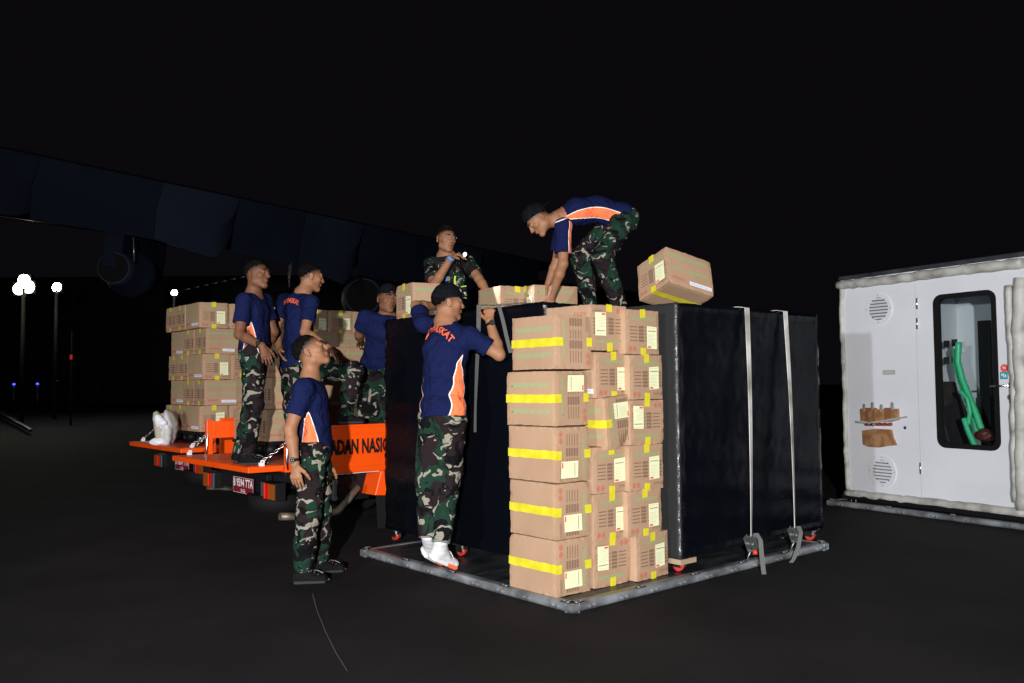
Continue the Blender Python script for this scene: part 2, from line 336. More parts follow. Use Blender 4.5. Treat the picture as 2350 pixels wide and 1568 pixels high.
# a chalky scratch line on the apron
pts = [PZ(717, 1362, .004), PZ(727, 1400, .004), PZ(748, 1452, .004), PZ(772, 1500, .004), PZ(797, 1540, .004)]
b = MB()
for i in range(len(pts)-1):
    a, c = pts[i], pts[i+1]; q = np.array([.0022, 0, 0]); b.quad([a-q, a+q, c+q, c-q])
b.build('scratch_mark', mat('chalk_scratch', (.13, .125, .12), .9)); tag(bpy.data.objects['scratch_mark'], kind='structure')

# ------------------------------------------------------------ frame of the near pallet
YW = 0.8566
U = np.array([math.sin(YW), math.cos(YW), 0]); V = np.array([-math.cos(YW), math.sin(YW), 0]); O = np.array([0.3205, 4.8288, 0]); ZZ = np.array([0, 0, 1.0])
def UV(u, v, z=0): return O+U*u+V*v+ZZ*z
def rot_axes(x, y, z): return Matrix(((x[0], y[0], z[0]), (x[1], y[1], z[1]), (x[2], y[2], z[2])))
RUV = rot_axes(U, V, ZZ)   # local x = U, y = V

def pallet(loc, R, lu, lv, label, seed):
    t = empty('cargo_pallet', loc, R, label, 'pallet'); r = random.Random(seed)
    b = MB(); b.lbox((.055, .055, .012), (lu-.055, lv-.055, .052)); b.build('deck', M['alu_dark'], t)
    prof = [(0.0, .022), (.004, .012), (.014, .004), (.060, .0), (.060, .057), (.022, .057), (.010, .053), (.003, .044), (.0, .034)]
    def rail(ax, at, ln, sgn):
        b = MB(); n0 = len(b.v); k = len(prof); N = 16
        for i in range(N+1):
            s = ln*i/N
            inset = 0.0
            for (d, z) in prof:
                d2 = at+sgn*(d)
                p = (s, d2, z) if ax == 0 else (d2, s, z); b.v.append(p)
        for i in range(N):
            for j in range(k):
                q = (n0+i*k+j, n0+i*k+(j+1) % k, n0+(i+1)*k+(j+1) % k, n0+(i+1)*k+j)
                if (ax == 0) == (sgn > 0): q = q[::-1]
                b.f.append(q); b.m.append(0); b.sm.append(False)
        # mitred block at each end
        b.build('edge_rail', M['alu'], t)
    rail(0, 0, lu, 1); rail(0, lv, lu, -1); rail(1, 0, lv, 1); rail(1, lu, lv, -1)
    def fit(px, py, dx, dy):
        # tie-down ring in its recess, and the locking lug below it
        b = MB(); n = np.array([dx, dy, 0.0]); a = np.array([-dy, dx, 0.0]); c = np.array([px, py, .0])
        b.box(c-n*.010+ZZ*.0585, np.abs(a)*.075+np.abs(n)*.03+ZZ*.002, 1)
        ring = []
        for q in range(13):
            an = 2*math.pi*q/12; ring.append(c-n*(.012+.012*math.cos(an))+a*.026*math.sin(an)+ZZ*(.0625+.001*math.cos(an)))
        b.tube(ring, .0042, 6, 0, False); b.build('tie_down_ring', [M['steel'], M['black']], t)
    def lug(px, py, dx, dy):
        b = MB(); n = np.array([dx, dy, 0.0]); a = np.array([-dy, dx, 0.0]); c = np.array([px, py, .0])
        for s in (-1, 1): b.box(c+a*s*.022+n*.006+ZZ*.026, np.abs(a)*.006+np.abs(n)*.02+ZZ*.018, 0)
        b.box(c+n*.014+ZZ*.020, np.abs(a)*.05+np.abs(n)*.004+ZZ*.006, 0)
        b.build('locking_lug', M['steel'], t)
    n1 = 5
    for i in range(n1+1):
        s = .06+(lu-.12)*i/n1
        fit(s, 0, 0, -1); fit(s, lv, 0, 1)
    for i in range(5):
        s = .06+(lv-.12)*i/4
        fit(0, s, -1, 0); fit(lu, s, 1, 0)
    for i in range(10): lug(.16+(lu-.3)*i/9, 0, 0, -1)
    for i in range(9): lug(0, .14+(lv-.3)*i/8, -1, 0)
    # worn yellow paint near two corners
    b = MB(); b.quad([(.02, lv-.20, .0575), (.045, lv-.20, .0575), (.045, lv-.08, .0575), (.02, lv-.08, .0575)]); b.build('yellow_paint_mark', mat('worn_yellow', (.30, .27, .06), .6), t); b = MB(); b.quad([(.25, .018, .0575), (.62, .018, .0575), (.62, .05, .0575), (.25, .05, .0575)])
    b.build('yellow_paint_mark', mat('worn_yellow', (.30, .27, .06), .6), t)
    return t
pallet(O, RUV, 2.74, 2.24, 'grey metal air cargo pallet under the cartons and the black wrapped loads', 1)

# ------------------------------------------------------------ black wrapped loads
def wrapped(name, lu, lv, h, loc, label, seed, casters, endw=0.0):
    t = empty(name, loc, RUV, label, 'wrapped load', 'black wrapped loads on casters')
    r = np.random.RandomState(seed); st = .03
    nu, nv, nz = int(lu/st), int(lv/st), int(h/st)
    vid = {}; Vv = []; Ff = []
    def gv(i, j, k):
        if (i, j, k) not in vid: vid[(i, j, k)] = len(Vv); Vv.append((lu*i/nu, lv*j/nv, h*k/nz))
        return vid[(i, j, k)]
    for i in range(nu):
        for k in range(nz):
            Ff.append((gv(i, 0, k), gv(i+1, 0, k), gv(i+1, 0, k+1), gv(i, 0, k+1))); Ff.append((gv(i, nv, k), gv(i, nv, k+1), gv(i+1, nv, k+1), gv(i+1, nv, k)))
        for j in range(nv):
            Ff.append((gv(i, j, nz), gv(i+1, j, nz), gv(i+1, j+1, nz), gv(i, j+1, nz))); Ff.append((gv(i, j, 0), gv(i, j+1, 0), gv(i+1, j+1, 0), gv(i+1, j, 0)))
    for j in range(nv):
        for k in range(nz):
            Ff.append((gv(0, j, k), gv(0, j, k+1), gv(0, j+1, k+1), gv(0, j+1, k))); Ff.append((gv(nu, j, k), gv(nu, j+1, k), gv(nu, j+1, k+1), gv(nu, j, k+1)))
    P = np.array(Vv); c = np.array([lu/2, lv/2, h/2])
    ph = r.rand(8)*6
    w = .005*np.sin(P[:, 2]*9+ph[0])*np.sin((P[:, 0]+P[:, 1])*5+ph[1])+.003*np.sin(P[:, 2]*31+ph[2]+3*P[:, 0])+.0015*r.randn(len(P))
    d = (P-c)/np.array([lu/2, lv/2, h/2]); a = np.abs(d)
    ax = np.argmax(a, 1); sg = np.sign(d[np.arange(len(P)), ax])
    side = a[:, :2].max(1); second = np.sort(a*np.array([lu/2, lv/2, h/2]), 1)
    e = np.sort(np.array([lu/2, lv/2, h/2])[None]-a*np.array([lu/2, lv/2, h/2])[None], 1)[:, 1]   # distance to nearest edge
    rough = np.clip(1-e/.055, 0, 1)*(.55+.45*np.sin(P[:, 2]*7+ph[3])*np.sin(P[:, 2]*17+ph[4]))
    P2 = P.copy(); P2[np.arange(len(P)), ax] += sg*w
    P2[:, :] += (r.randn(len(P), 3)*.0030)*rough[:, None]
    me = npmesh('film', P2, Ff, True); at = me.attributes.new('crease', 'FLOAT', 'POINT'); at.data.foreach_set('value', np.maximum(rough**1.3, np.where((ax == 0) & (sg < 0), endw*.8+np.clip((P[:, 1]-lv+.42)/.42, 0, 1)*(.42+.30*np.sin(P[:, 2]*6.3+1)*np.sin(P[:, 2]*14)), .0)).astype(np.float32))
    at = me.attributes.new('end_sheen', 'FLOAT', 'POINT'); at.data.foreach_set('value', np.where((ax == 0) & (sg < 0), endw, .0).astype(np.float32))  # face that gets the painted grey sheen
    lk('stretch_film', me, t, M['wrap'])
    for (x, y, steer) in casters:
        cc = MB(); cc.lbox((x-.05, y-.05, -.012), (x+.05, y+.05, -.002)); cc.lbox((x-.028, y-.035, -.062), (x-.020, y+.035, -.012)); cc.lbox((x+.020, y-.035, -.062), (x+.028, y+.035, -.012)); cc.lbox((x-.02, y-.042, -.040), (x+.02, y-.036, -.012))
        cc.lbox((x-.02, y-.045, -.03), (x+.02, y-.036, -.015))
        co = cc.build('caster', M['chrome'], t, .002)
        wb = MB(); wb.tube([(x-.017, y, -.052), (x+.017, y, -.052)], .036, 20); wb.build('wheel', M['caster'], co)
    return t
wrapped('wrapped_load', .69, 1.875, 1.65, UV(.345, .56, .145), 'black film wrapped load behind the man in white trainers, left of the carton columns', 3, [(.05, .07, 0), (.05, 1.80, 0), (.05, .95, 0), (.62, .1, 0)])
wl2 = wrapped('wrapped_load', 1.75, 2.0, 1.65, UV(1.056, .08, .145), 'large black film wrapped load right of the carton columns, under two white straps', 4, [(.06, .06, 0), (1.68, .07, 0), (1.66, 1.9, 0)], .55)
b = MB(); b.lbox((0.0, -.002, -.035), (.16, .10, -.003)); b.build('wooden_bearer', mat('pale_wood', (.35, .27, .17), .8), wl2)

# ------------------------------------------------------------ tie-down straps
def ribbon(mb, pts, widths, dirs, th=.002, mi=0):
    pts = [np.array(p, float) for p in pts]; L = []
    for p, w, d in zip(pts, widths, dirs):
        d = nrm(d); L.append((p-d*w/2, p+d*w/2))
    for i in range(len(L)-1):
        t = nrm(pts[i+1]-pts[i]); n = nrm(np.cross(np.array(dirs[i], float), t))*th
        a, b2 = L[i]; c, d2 = L[i+1]
        mb.hexa([a-n, b2-n, d2-n, c-n, a+n, b2+n, d2+n, c+n], mi)
def strap(xt, yt, xb, yb, tail, label, ball=False):
    vf = .08-.012
    top = PL(xt, yt, UV(0, .062), V); bot = PL(xb, yb, UV(0, -.03), V)
    t = empty('tie_down_strap', (bot[0], bot[1], 0.06), None, label, 'strap', 'white straps over the right wrapped load')
    b = MB(); N = 26; pts = []; w = []; d = []
    back = top+V*.9+ZZ*.012
    pts.append(back); w.append(.05); d.append(U)
    pts.append(top+V*.05+ZZ*.010); w.append(.05); d.append(U)
    for i in range(N+1):
        s = i/N; p = top*(1-s)+bot*s; p = p-V*(.008+.012*math.sin(s*math.pi)); an = math.radians(2+26*s**1.1)
        pts.append(p); w.append(.058); d.append(U*math.cos(an)+V*math.sin(an))
    ribbon(b, pts, w, d, .0016); b.build('webbing', M['strap'], t, ws=True)
    # ratchet
    r = MB(); c = bot-ZZ*.03
    Mx = np.stack([U*math.cos(.5)+ZZ*math.sin(.5), -V, np.cross(U*math.cos(.5)+ZZ*math.sin(.5), -V)], 1)
    for s in (-1, 1): r.box(c+(Mx@np.array([0, s*.022, 0])), (.05, .004, .12), 0, Mx)
    r.tube([c-V*.03, c+V*.03], .014, 10, 0); r.tube([c+U*.02-ZZ*.05-V*.03, c+U*.02-ZZ*.05+V*.03], .008, 8, 0); r.box(c+U*.035+ZZ*.01, (.02, .05, .09), 0, Mx)
    r.build('ratchet', M['steel'], t, .003, ws=True)
    h = MB(); h.tube([c-ZZ*.05, c-ZZ*.09+V*.02, c-ZZ*.125+V*.03, (c+V*.045)*[1, 1, 0]+ZZ*.065], .006, 8); h.build('hook', M['steel'], t, ws=True)
    b = MB(); pt = [W(*q) for q in tail]; ribbon(b, pt, [.032]*len(pt), [U*.8-V*.5]*len(pt), .0016); b.build('loose_end', M['grey'], t, ws=True)
    return t
Y1 = PL(1722, 1235, UV(0, -.03), V)[1]; Y2 = PL(1822, 1215, UV(0, -.03), V)[1]
strap(1712, 707, 1722, 1238, [(1724, 1240, Y1), (1735, 1224, Y1-.02), (1745, 1240, Y1-.05), (1748, 1275, Y1-.07), (1752, 1310, Y1-.08), (1757, 1336, Y1-.12), (1746, 1357, Y1-.16)],
      'worn white ratchet strap nearer the cartons, hanging over the right wrapped load')
strap(1800, 715, 1822, 1218, [(1824, 1222, Y2), (1832, 1208, Y2-.02), (1838, 1222, Y2-.05), (1832, 1255, Y2-.06), (1822, 1282, Y2-.07), (1806, 1305, Y2-.10), (1800, 1328, Y2-.14)],
      'clean white ratchet strap near the right end of the large wrapped load')
b = MB(); c = W(1733, 1272, Y1-.01)
b.tube([c+ZZ*.0, c+ZZ*.03], [.02, .012], 10); o = b.build('strap_hook_weight', mat('red_lashing_ball', (.55, .05, .02), .3)); tag(o, 'small red and brass lashing fitting hanging at the left strap ratchet', 'fitting')
t = empty('hanging_strap', UV(.34, 1.0, 1.0), None, 'dull grey strap hanging down the left wrapped load beside the raised arm', 'strap')
b = MB()
def onL(x, y, off=.02): return PL(x, y, UV(.345-off, 0), U)
pts = [onL(1098, 699, .012)+U*.4+ZZ*.016, onL(1099, 700, .012), onL(1098, 760, .02), onL(1094, 850, .02), onL(1091, 930, .02), onL(1090, 992, .022)]
ribbon(b, pts, [.045, .045, .043, .034, .022, .026], [V]*6, .0015); b.build('webbing', M['grey'], t, ws=True)
t = empty('hanging_strap', UV(.34, .8, 1.4), None, 'short slack grey strap running from the top edge down behind the first carton', 'strap')
b = MB(); pts = [onL(1143, 694, .012)+U*.4+ZZ*.02, onL(1144, 698, .02), onL(1154, 735, .03), onL(1163, 775, .035), onL(1172, 810, .03)]
ribbon(b, pts, [.036]*5, [V]*5, .0015); b.build('webbing', M['grey'], t, ws=True)

# ------------------------------------------------------------ cartons
CL, CW, CH2 = .41, .322, .283
def carton_shell(seed, crush=0.0):
    r = np.random.RandomState(seed); n = (14, 11, 10); Vv = []; Ff = []; vid = {}
    def gv(i, j, k):
        if (i, j, k) not in vid: vid[(i, j, k)] = len(Vv); Vv.append((CL*(i/n[0]-.5), CW*(j/n[1]-.5), CH2*k/n[2]))
        return vid[(i, j, k)]
    for i in range(n[0]):
        for k in range(n[2]):
            Ff.append((gv(i, 0, k), gv(i+1, 0, k), gv(i+1, 0, k+1), gv(i, 0, k+1))); Ff.append((gv(i, n[1], k), gv(i, n[1], k+1), gv(i+1, n[1], k+1), gv(i+1, n[1], k)))
        for j in range(n[1]):
            Ff.append((gv(i, j, n[2]), gv(i+1, j, n[2]), gv(i+1, j+1, n[2]), gv(i, j+1, n[2]))); Ff.append((gv(i, j, 0), gv(i, j+1, 0), gv(i+1, j+1, 0), gv(i+1, j, 0)))
    for j in range(n[1]):
        for k in range(n[2]):
            Ff.append((gv(0, j, k), gv(0, j, k+1), gv(0, j+1, k+1), gv(0, j+1, k))); Ff.append((gv(n[0], j, k), gv(n[0], j+1, k), gv(n[0], j+1, k+1), gv(n[0], j, k+1)))
    P = np.array(Vv); h = np.array([CL/2, CW/2, CH2/2]); c = np.array([0, 0, CH2/2]); q = (P-c)/h; a = np.abs(q)
    # faces stay within 1 mm so that prints lie on them; the edges and corners are the knocked-about part
    e = np.sort(h[None]*(1-a), 1)[:, 1]; near = np.clip(1-e/.02, 0, 1)
    P -= np.sign(q)*h*0+((q*.0028)*near[:, None])
    P += r.randn(len(P), 3)*.0010*near[:, None]
    for _ in range(3):   # knocked corners
        cn = h*r.choice((-1, 1), 3)+c; mm = np.clip(1-np.linalg.norm(P-cn, axis=1)/.045, 0, 1); P -= (cn-c)/np.linalg.norm(cn-c)*(.006*mm**1.5)[:, None]
    if crush:
        m = np.clip(1-np.linalg.norm((P-np.array([CL/2, -CW/2, .02]))/np.array([.17, .11, .16]), axis=1), 0, 1)
        P += (np.array([-.035, .03, .02])*m[:, None]+r.randn(len(P), 3)*.006*m[:, None])*crush
    return npmesh('carton', P, Ff, False)
SHELLS = [carton_shell(i) for i in range(4)]+[carton_shell(9, 1.0)]
EPS = .0012
def faceplane(f):
    # origin bottom-centre, right, up, normal, half width, height
    if f == '+X': return np.array([CL/2, 0, 0]), np.array([0, 1., 0]), ZZ, np.array([1., 0, 0]), CW, CH2
    if f == '-X': return np.array([-CL/2, 0, 0]), np.array([0, -1., 0]), ZZ, np.array([-1., 0, 0]), CW, CH2
    if f == '-Y': return np.array([0, -CW/2, 0]), np.array([1., 0, 0]), ZZ, np.array([0, -1., 0]), CL, CH2
    if f == '+Y': return np.array([0, CW/2, 0]), np.array([-1., 0, 0]), ZZ, np.array([0, 1., 0]), CL, CH2
    if f == '+Z': return np.array([0, -CW/2, CH2]), np.array([1., 0, 0]), np.array([0, 1., 0]), np.array([0, 0, 1.]), CL, CW
    if f == '-Z': return np.array([0, CW/2, 0]), np.array([1., 0, 0]), np.array([0, -1., 0]), np.array([0, 0, -1.]), CL, CW
def rect(mb, f, x0, x1, y0, y1, e=1, mi=0, skew=0):
    o, r, u, n, w, h = faceplane(f); o = o+n*EPS*e
    mb.quad([o+r*(x-.5)*w+u*y*h for x, y in ((x0, y0), (x1, y0+skew), (x1, y1+skew), (x0, y1))], mi)
def ftext(mb, f, txt, x, y, size, bold=0, width=.8, e=1, mi=0):
    V1, _ = text_mesh(txt, size, bold); xs = width*faceplane(f)[4]/(max(v[0] for v in V1)-min(v[0] for v in V1))
    o, r, u, n, w, h = faceplane(f); put_text(mb, txt, size, o+n*EPS*e+r*(x-.5)*w+u*y*h, r, u, bold, xs, mi)
def ring(mb, f, x, y, r0, r1, mi=0, e=1, n=14):
    o, r, u, nn, w, h = faceplane(f); c = o+nn*EPS*e+r*(x-.5)*w+u*y*h
    for k in range(n):
        a, b = 2*math.pi*k/n, 2*math.pi*(k+1)/n; p = lambda q, R: c+r*math.cos(q)*R+u*math.sin(q)*R
        mb.quad([p(a, r0), p(a, r1), p(b, r1), p(b, r0)], mi)
def make_prints():
    P = {}
    r = random.Random(5)
    b = MB()   # green lettering
    for f in ('+X', '-X'): ftext(b, f, 'MAKANAN SIAP SANTAP', .53, .79, .026, .0012, .70)
    for f in ('+Y', '-Y'):
        ftext(b, f, 'MAKANAN SIAP SANTAP', .47, .80, .037, .0016, .82)
        ftext(b, f, 'SIAP SANTAP', .66, .48, .030, .0022, .38)
        for i in range(3): ring(b, f, .12+.09*i, .48, .008, .014)
    for yy in (.26, .74): ftext(b, '+Z', 'MAKANAN SIAP SANTAP', .5, yy, .040, .0016, .80)
    P['green_lettering'] = (b.mesh(), M['green'])
    b = MB()   # contents table
    for f in ('+X', '-X'):
        for i in range(5):
            y = .60-.075*i
            for (x0, x1) in ((.13, .34), (.57, .72)):
                x = x0
                while x < x1:
                    d = r.uniform(.008, .022); rect(b, f, x, min(x+d, x1), y, y+.020, 1); x += d+.006
            for (x0, x1) in ((.385, .53), (.80, .93)):
                rect(b, f, x0, x1, y+.032, y+.038, 1); rect(b, f, x0, x1, y-.018, y-.012, 1)
                x = x0
                while x < x1: rect(b, f, x, x+.012, y-.008, y+.026, 1); x += .0185
        rect(b, f, .70, .97, .165, .169, 1); rect(b, f, .70, .97, .105, .109, 1); rect(b, f, .70, .704, .105, .169, 1); rect(b, f, .966, .97, .105, .169, 1)
        for i in range(6): rect(b, f, .72+.04*i, .75+.04*i, .13, .145, 1)
    P['contents_table'] = (b.mesh(), M['brown'])
    b = MB()   # red marks
    for f in ('+X', '-X'):
        for i in range(2):
            ring(b, f, .13+.125*i, .125, .0125, .0165); ring(b, f, .13+.125*i, .125, .002, .0075)
    for f in ('+Y', '-Y'):
        for i in range(4):
            x = .10+.07*i
            rect(b, f, x, x+.052, .225, .235, 1); rect(b, f, x, x+.052, .165, .175, 1); rect(b, f, x, x+.008, .165, .235, 1); rect(b, f, x+.044, x+.052, .165, .235, 1); rect(b, f, x+.02, x+.034, .18, .22, 1)
    P['red_symbols'] = (b.mesh(), M['redp'])
    b = MB()   # tape along the lid and base, folded down both ends
    def wavy(f, y0, y1, sd):
        r9 = random.Random(sd); n9 = 18
        e0 = [y0+r9.uniform(-.006, .006) for _ in range(n9+1)]; e1 = [y1+r9.uniform(-.006, .006) for _ in range(n9+1)]; hh = [r9.uniform(.9, 1.9) for _ in range(n9+1)]
        o, r_, u, nn, w, h = faceplane(f); base = len(b.v)
        for i in range(n9+1):
            for e in (e0[i], e1[i]): b.v.append(tuple(o+nn*EPS*hh[i]+r_*(i/n9*1.006-.503)*w+u*e*h))
        for i in range(n9): b.f.append((base+2*i, base+2*i+2, base+2*i+3, base+2*i+1)); b.m.append(0); b.sm.append(True)
    wavy('+Z', .42, .575, 1); rect(b, '+X', .425, .58, .815, 1.005, 1.5, 0, .01); rect(b, '-X', .425, .58, .83, 1.005, 1.5, 0, -.01)
    P['tape'] = (b.mesh(), M['tape']); b = MB()
    wavy('-Z', .42, .575, 2); rect(b, '+X', .43, .59, -.005, .155, 1.5, 0, -.008); rect(b, '-X', .425, .58, -.005, .16, 1.5, 0, .006)
    P['tape2'] = b.mesh()
    st = []
    for k in range(3):      # three ways of sticking the delivery label
        b = MB(); f = '+X'; x0, y0 = ((.60, .17), (.57, .22), (.62, .14))[k]; w, h = .30, .50
        sk = (.0, .02, -.012)[k]
        rect(b, f, x0, x0+w, y0, y0+h, 2, 0, sk)
        def q(a, c, d, e, mi): rect(b, f, x0+w*a, x0+w*c, y0+h*d+sk*(a+c)/2, y0+h*e+sk*(a+c)/2, 2.6, mi)
        q(.06, .40, .03, .11, 1); q(.1, .9, .78, .81, 3)
        for i in range(8): q(.1, r.uniform(.5, .9), .15+.065*i, .165+.065*i, 2)
        for i in range(4): q(.12+.2*i, .2+.2*i, .92, .935, 3)
        st.append(b.mesh())
    P['label'] = st
    b = MB(); rect(b, '-Y', .46, .95, .115, .215, 2, 0, -.01)
    x = .49
    while x < .92: rect(b, '-Y', x, x+.012, .145, .185, 2.6, 1); x += r.choice((.017, .02, .03))
    P['wsticker'] = b.mesh()
    b = MB(); rect(b, '+Y', .46, .95, .115, .215, 2, 0, .008)
    x = .49
    while x < .92: rect(b, '+Y', x, x+.012, .145, .185, 2.6, 1); x += r.choice((.017, .02, .03))
    P['wsticker2'] = b.mesh()
    return P
PR = make_prints()
PR['tape'][0].materials.append(M['tape']); PR['tape2'].materials.append(M['tape'])
for s in PR['label']:
    for m in ('stick', 'sred', 'sgrey', 'brown'): s.materials.append(M[m])
for k in ('wsticker', 'wsticker2'):
    for m in ('wstick', 'sblue'): PR[k].materials.append(M[m])
def with_prints(me):
    V0 = [tuple(v.co) for v in me.vertices]; F0 = [tuple(p.vertices) for p in me.polygons]; mi = [0]*len(F0)
    for j, k in enumerate(('green_lettering', 'contents_table', 'red_symbols')):
        p = PR[k][0]; n = len(V0); V0 += [tuple(v.co) for v in p.vertices]; F0 += [tuple(n+i for i in q.vertices) for q in p.polygons]; mi += [j+1]*len(p.polygons)
    out = bpy.data.meshes.new('carton'); out.from_pydata(V0, [], F0); out.polygons.foreach_set('material_index', mi); out.update()
    for m in ('card', 'green', 'brown', 'redp'): out.materials.append(M[m])
    return out
SHELLS = [with_prints(s) for s in SHELLS]
def carton(pos, ax, label, group, lab=True, wst=True, shell=None, back=False):
    """pos = centre of the carton's base plane in its own axes; ax = (x,y,z) world axes of the carton"""
    t = empty('carton', pos, rot_axes(*ax) @ Matrix.Rotation(rng.uniform(-.009, .009), 3, 'X') @ Matrix.Rotation(rng.uniform(-.007, .007), 3, 'Y'), label, 'carton', group)
    def part(name, me): o = bpy.data.objects.new(name, me); COL.objects.link(o); o.parent = t; return o
    part('shell', SHELLS[rng.randrange(4) if shell is None else shell])
    part('tape', PR['tape'][0]); part('tape', PR['tape2'])
    if lab: part('delivery_label', PR['label'][rng.randrange(3)])
    if wst: part('white_sticker', PR['wsticker']); part('white_sticker', PR['wsticker2'])
    return t
def cc(center, ax): return np.array(center)-np.array(ax[2])*CH2/2
def yawed(a, x, z):   # axes from x dir rotated by small angle about world z
    c, s = math.cos(a), math.sin(a); R = np.array([[c, -s, 0], [s, c, 0], [0, 0, 1]])
    x = R@np.array(x); z = R@np.array(z); return (x, np.cross(z, x), z)
ORD = ['first', 'second', 'third', 'fourth', 'fifth', 'sixth', 'seventh', 'eighth', 'ninth']
GF = 'cartons stacked in three columns on the near corner of the pallet'
# column 1: lying on their sides
zc = [1.682, 1.352, 1.024, .700, .373, .057]
u0 = [.070, .030, .040, .045, .038]
yw = [-.03, .05, .02, -.02, 0]
cols1 = ['top carton of the corner column, lid turned left, without a cream label', 'second carton from the top of the corner column, green print on its left face',
         'third carton down the corner column, plain left face with tape band', 'fourth carton down the corner column, plain left face, above the lowest carton', 'lowest carton of the corner column, standing on the pallet deck at its corner']
for i in range(5):
    x = -V; z = -U if i < 2 else U
    ax = yawed(yw[i], x, z)
    ctr = UV(u0[i]+CH2/2, .164+CL/2, (zc[i]+zc[i+1])/2)
    carton(cc(ctr, ax), ax, cols1[i], GF, wst=False, lab=(i > 0), shell=(i % 4))
# columns 2 and 3
mid = [(.35, 1.755, 1, .0), (.375, 1.465, 0, .03), (.405, 1.175, 2, .05), (.352, .890, 0, -.01), (.347, .612, 0, .01), (.352, .335, 1, .0)]
midl = ['top carton of the middle column, upside down with its cream label at upper left', 'second carton down the middle column, upright, yellow tape at top and bottom edge', 'crushed carton lying on its side, third down the middle column, corner crumpled',
        'fourth carton down the middle column, directly under the crumpled one', 'fifth carton down the middle column, above the lowest one', 'lowest carton of the middle column, upside down on the pallet deck']
end = [(.612, 1.735, 0, .0), (.64, 1.452, 0, .02), (.645, 1.168, 1, .0), (.632, .888, 0, -.01), (.61, .610, 0, .0), (.668, .335, 0, .05)]
endl = ['top carton of the right column, beside the glossy corner of the wrapped load', 'second carton down the right column, upright with label at far right', 'third carton down the right column, upside down with its label at upper left', 'fourth carton down the right column, upright', 'fifth carton down the right column, just above the jutting lowest one',
        'lowest carton of the right column, jutting out at the right on the pallet deck']
for (arr, lb, v0) in ((mid, midl, .165), (end, endl, .125)):
    for i, (u, ztop, kind, a) in enumerate(arr):
        hh = CH2-.003
        if kind == 0: x, z = -V, ZZ
        elif kind == 1: x, z = -V, -ZZ
        else: x, z = -V, -U
        if kind == 2:
            ax = yawed(a, x, z); ctr = UV(u+CH2/2+.015, v0+CL/2-.03, ztop-CH2+.003+CW/2-.02)
            # leaning a little, as the crushed corner lets it
            M3 = Matrix.Rotation(math.radians(-5), 3, Vector(V)); ax = tuple(np.array(M3 @ Vector(q)) for q in ax)
            carton(cc(ctr, ax), ax, lb[i], GF, wst=False, shell=4)
        else:
            ax = yawed(a, x, z); ctr = UV(u+CW/2, v0+CL/2, ztop-CH2/2); carton(cc(ctr, ax), ax, lb[i], GF, wst=(i == 1 and arr is mid), shell=rng.randrange(4))
# carton behind the corner column, at the top of the middle stack
ax = yawed(0, -V, ZZ)
# tilted carton on the right load (pose recovered from the photograph)
def eul(a, b, c):
    Rx = np.array([[1, 0, 0], [0, math.cos(a), -math.sin(a)], [0, math.sin(a), math.cos(a)]]); Ry = np.array([[math.cos(b), 0, math.sin(b)], [0, 1, 0], [-math.sin(b), 0, math.cos(b)]]); Rz = np.array([[math.cos(c), -math.sin(c), 0], [math.sin(c), math.cos(c), 0], [0, 0, 1]])
    return Rz@Ry@Rx
Rt = eul(-.339, .209, .502); Rt = Rt@np.diag([-1, -1, 1.0]); axt = (Rt[:, 0], Rt[:, 1], Rt[:, 2])
carton(cc(np.array([1.155, 6.08, 1.99]), axt), axt, 'single carton tilted up on one edge on top of the right wrapped load', 'cartons on top of the wrapped loads', shell=1)
# cartons on top of the loads
def carton_px(px, py, Y, yaw, label, z=1.80, group='cartons on top of the wrapped loads', lab=True):
    p = W(px, py, Y); x = np.array([math.cos(yaw), math.sin(yaw), 0]); a = (x, np.cross(ZZ, x), ZZ)
    return carton(np.array([p[0], p[1], z]), a, label, group, lab)
TA = 'cartons on top of the wrapped loads'
A0 = W(1147, 657, 7.03); A0[2] = 1.80
xA = nrm(W(1088, 675, 7.45)*[1, 1, 0]-A0*[1, 1, 0]); ax = (xA, np.cross(ZZ, xA), ZZ)
ctr = A0+ax[0]*CL/2-ax[1]*CW/2
carton(ctr, ax, 'carton under the torch, lit by its beam, left of the bending man\'s hands', TA)
B0 = W(1226, 659, 6.98); B0[2] = 1.80
xB = nrm(W(1165, 659, 7.09)*[1, 1, 0]-B0*[1, 1, 0]); yB = np.cross(ZZ, xB); ax = (xB, yB, ZZ)
# the end face of this carton turns left, its long side right
th = .62; xr = np.array([math.cos(th), math.sin(th), 0]); ax = (xr, np.cross(ZZ, xr), ZZ)
th = math.atan2(*(U[[1, 0]]))-.25; xr = np.array([math.cos(th), math.sin(th), 0]); ax = (-xr, np.cross(ZZ, -xr), ZZ)
ctr = B0+xr*CL/2+np.cross(ZZ, xr)*CW/2
carton(ctr, ax, 'carton being set down by the bending man with both hands', TA)
C0 = W(947, 661, 6.75); C0[2] = 1.80; ax = (-V, np.cross(ZZ, -V), ZZ)
ctr = C0+U*CW/2+V*CL/2
th = .55; xr = np.array([math.cos(th), math.sin(th), 0]); ax = (-xr, np.cross(ZZ, -xr), ZZ); ctr = C0+xr*CL/2+np.cross(ZZ, xr)*CW/2
carton(ctr, ax, 'carton on the far end of the left wrapped load, beside the backward cap', TA)

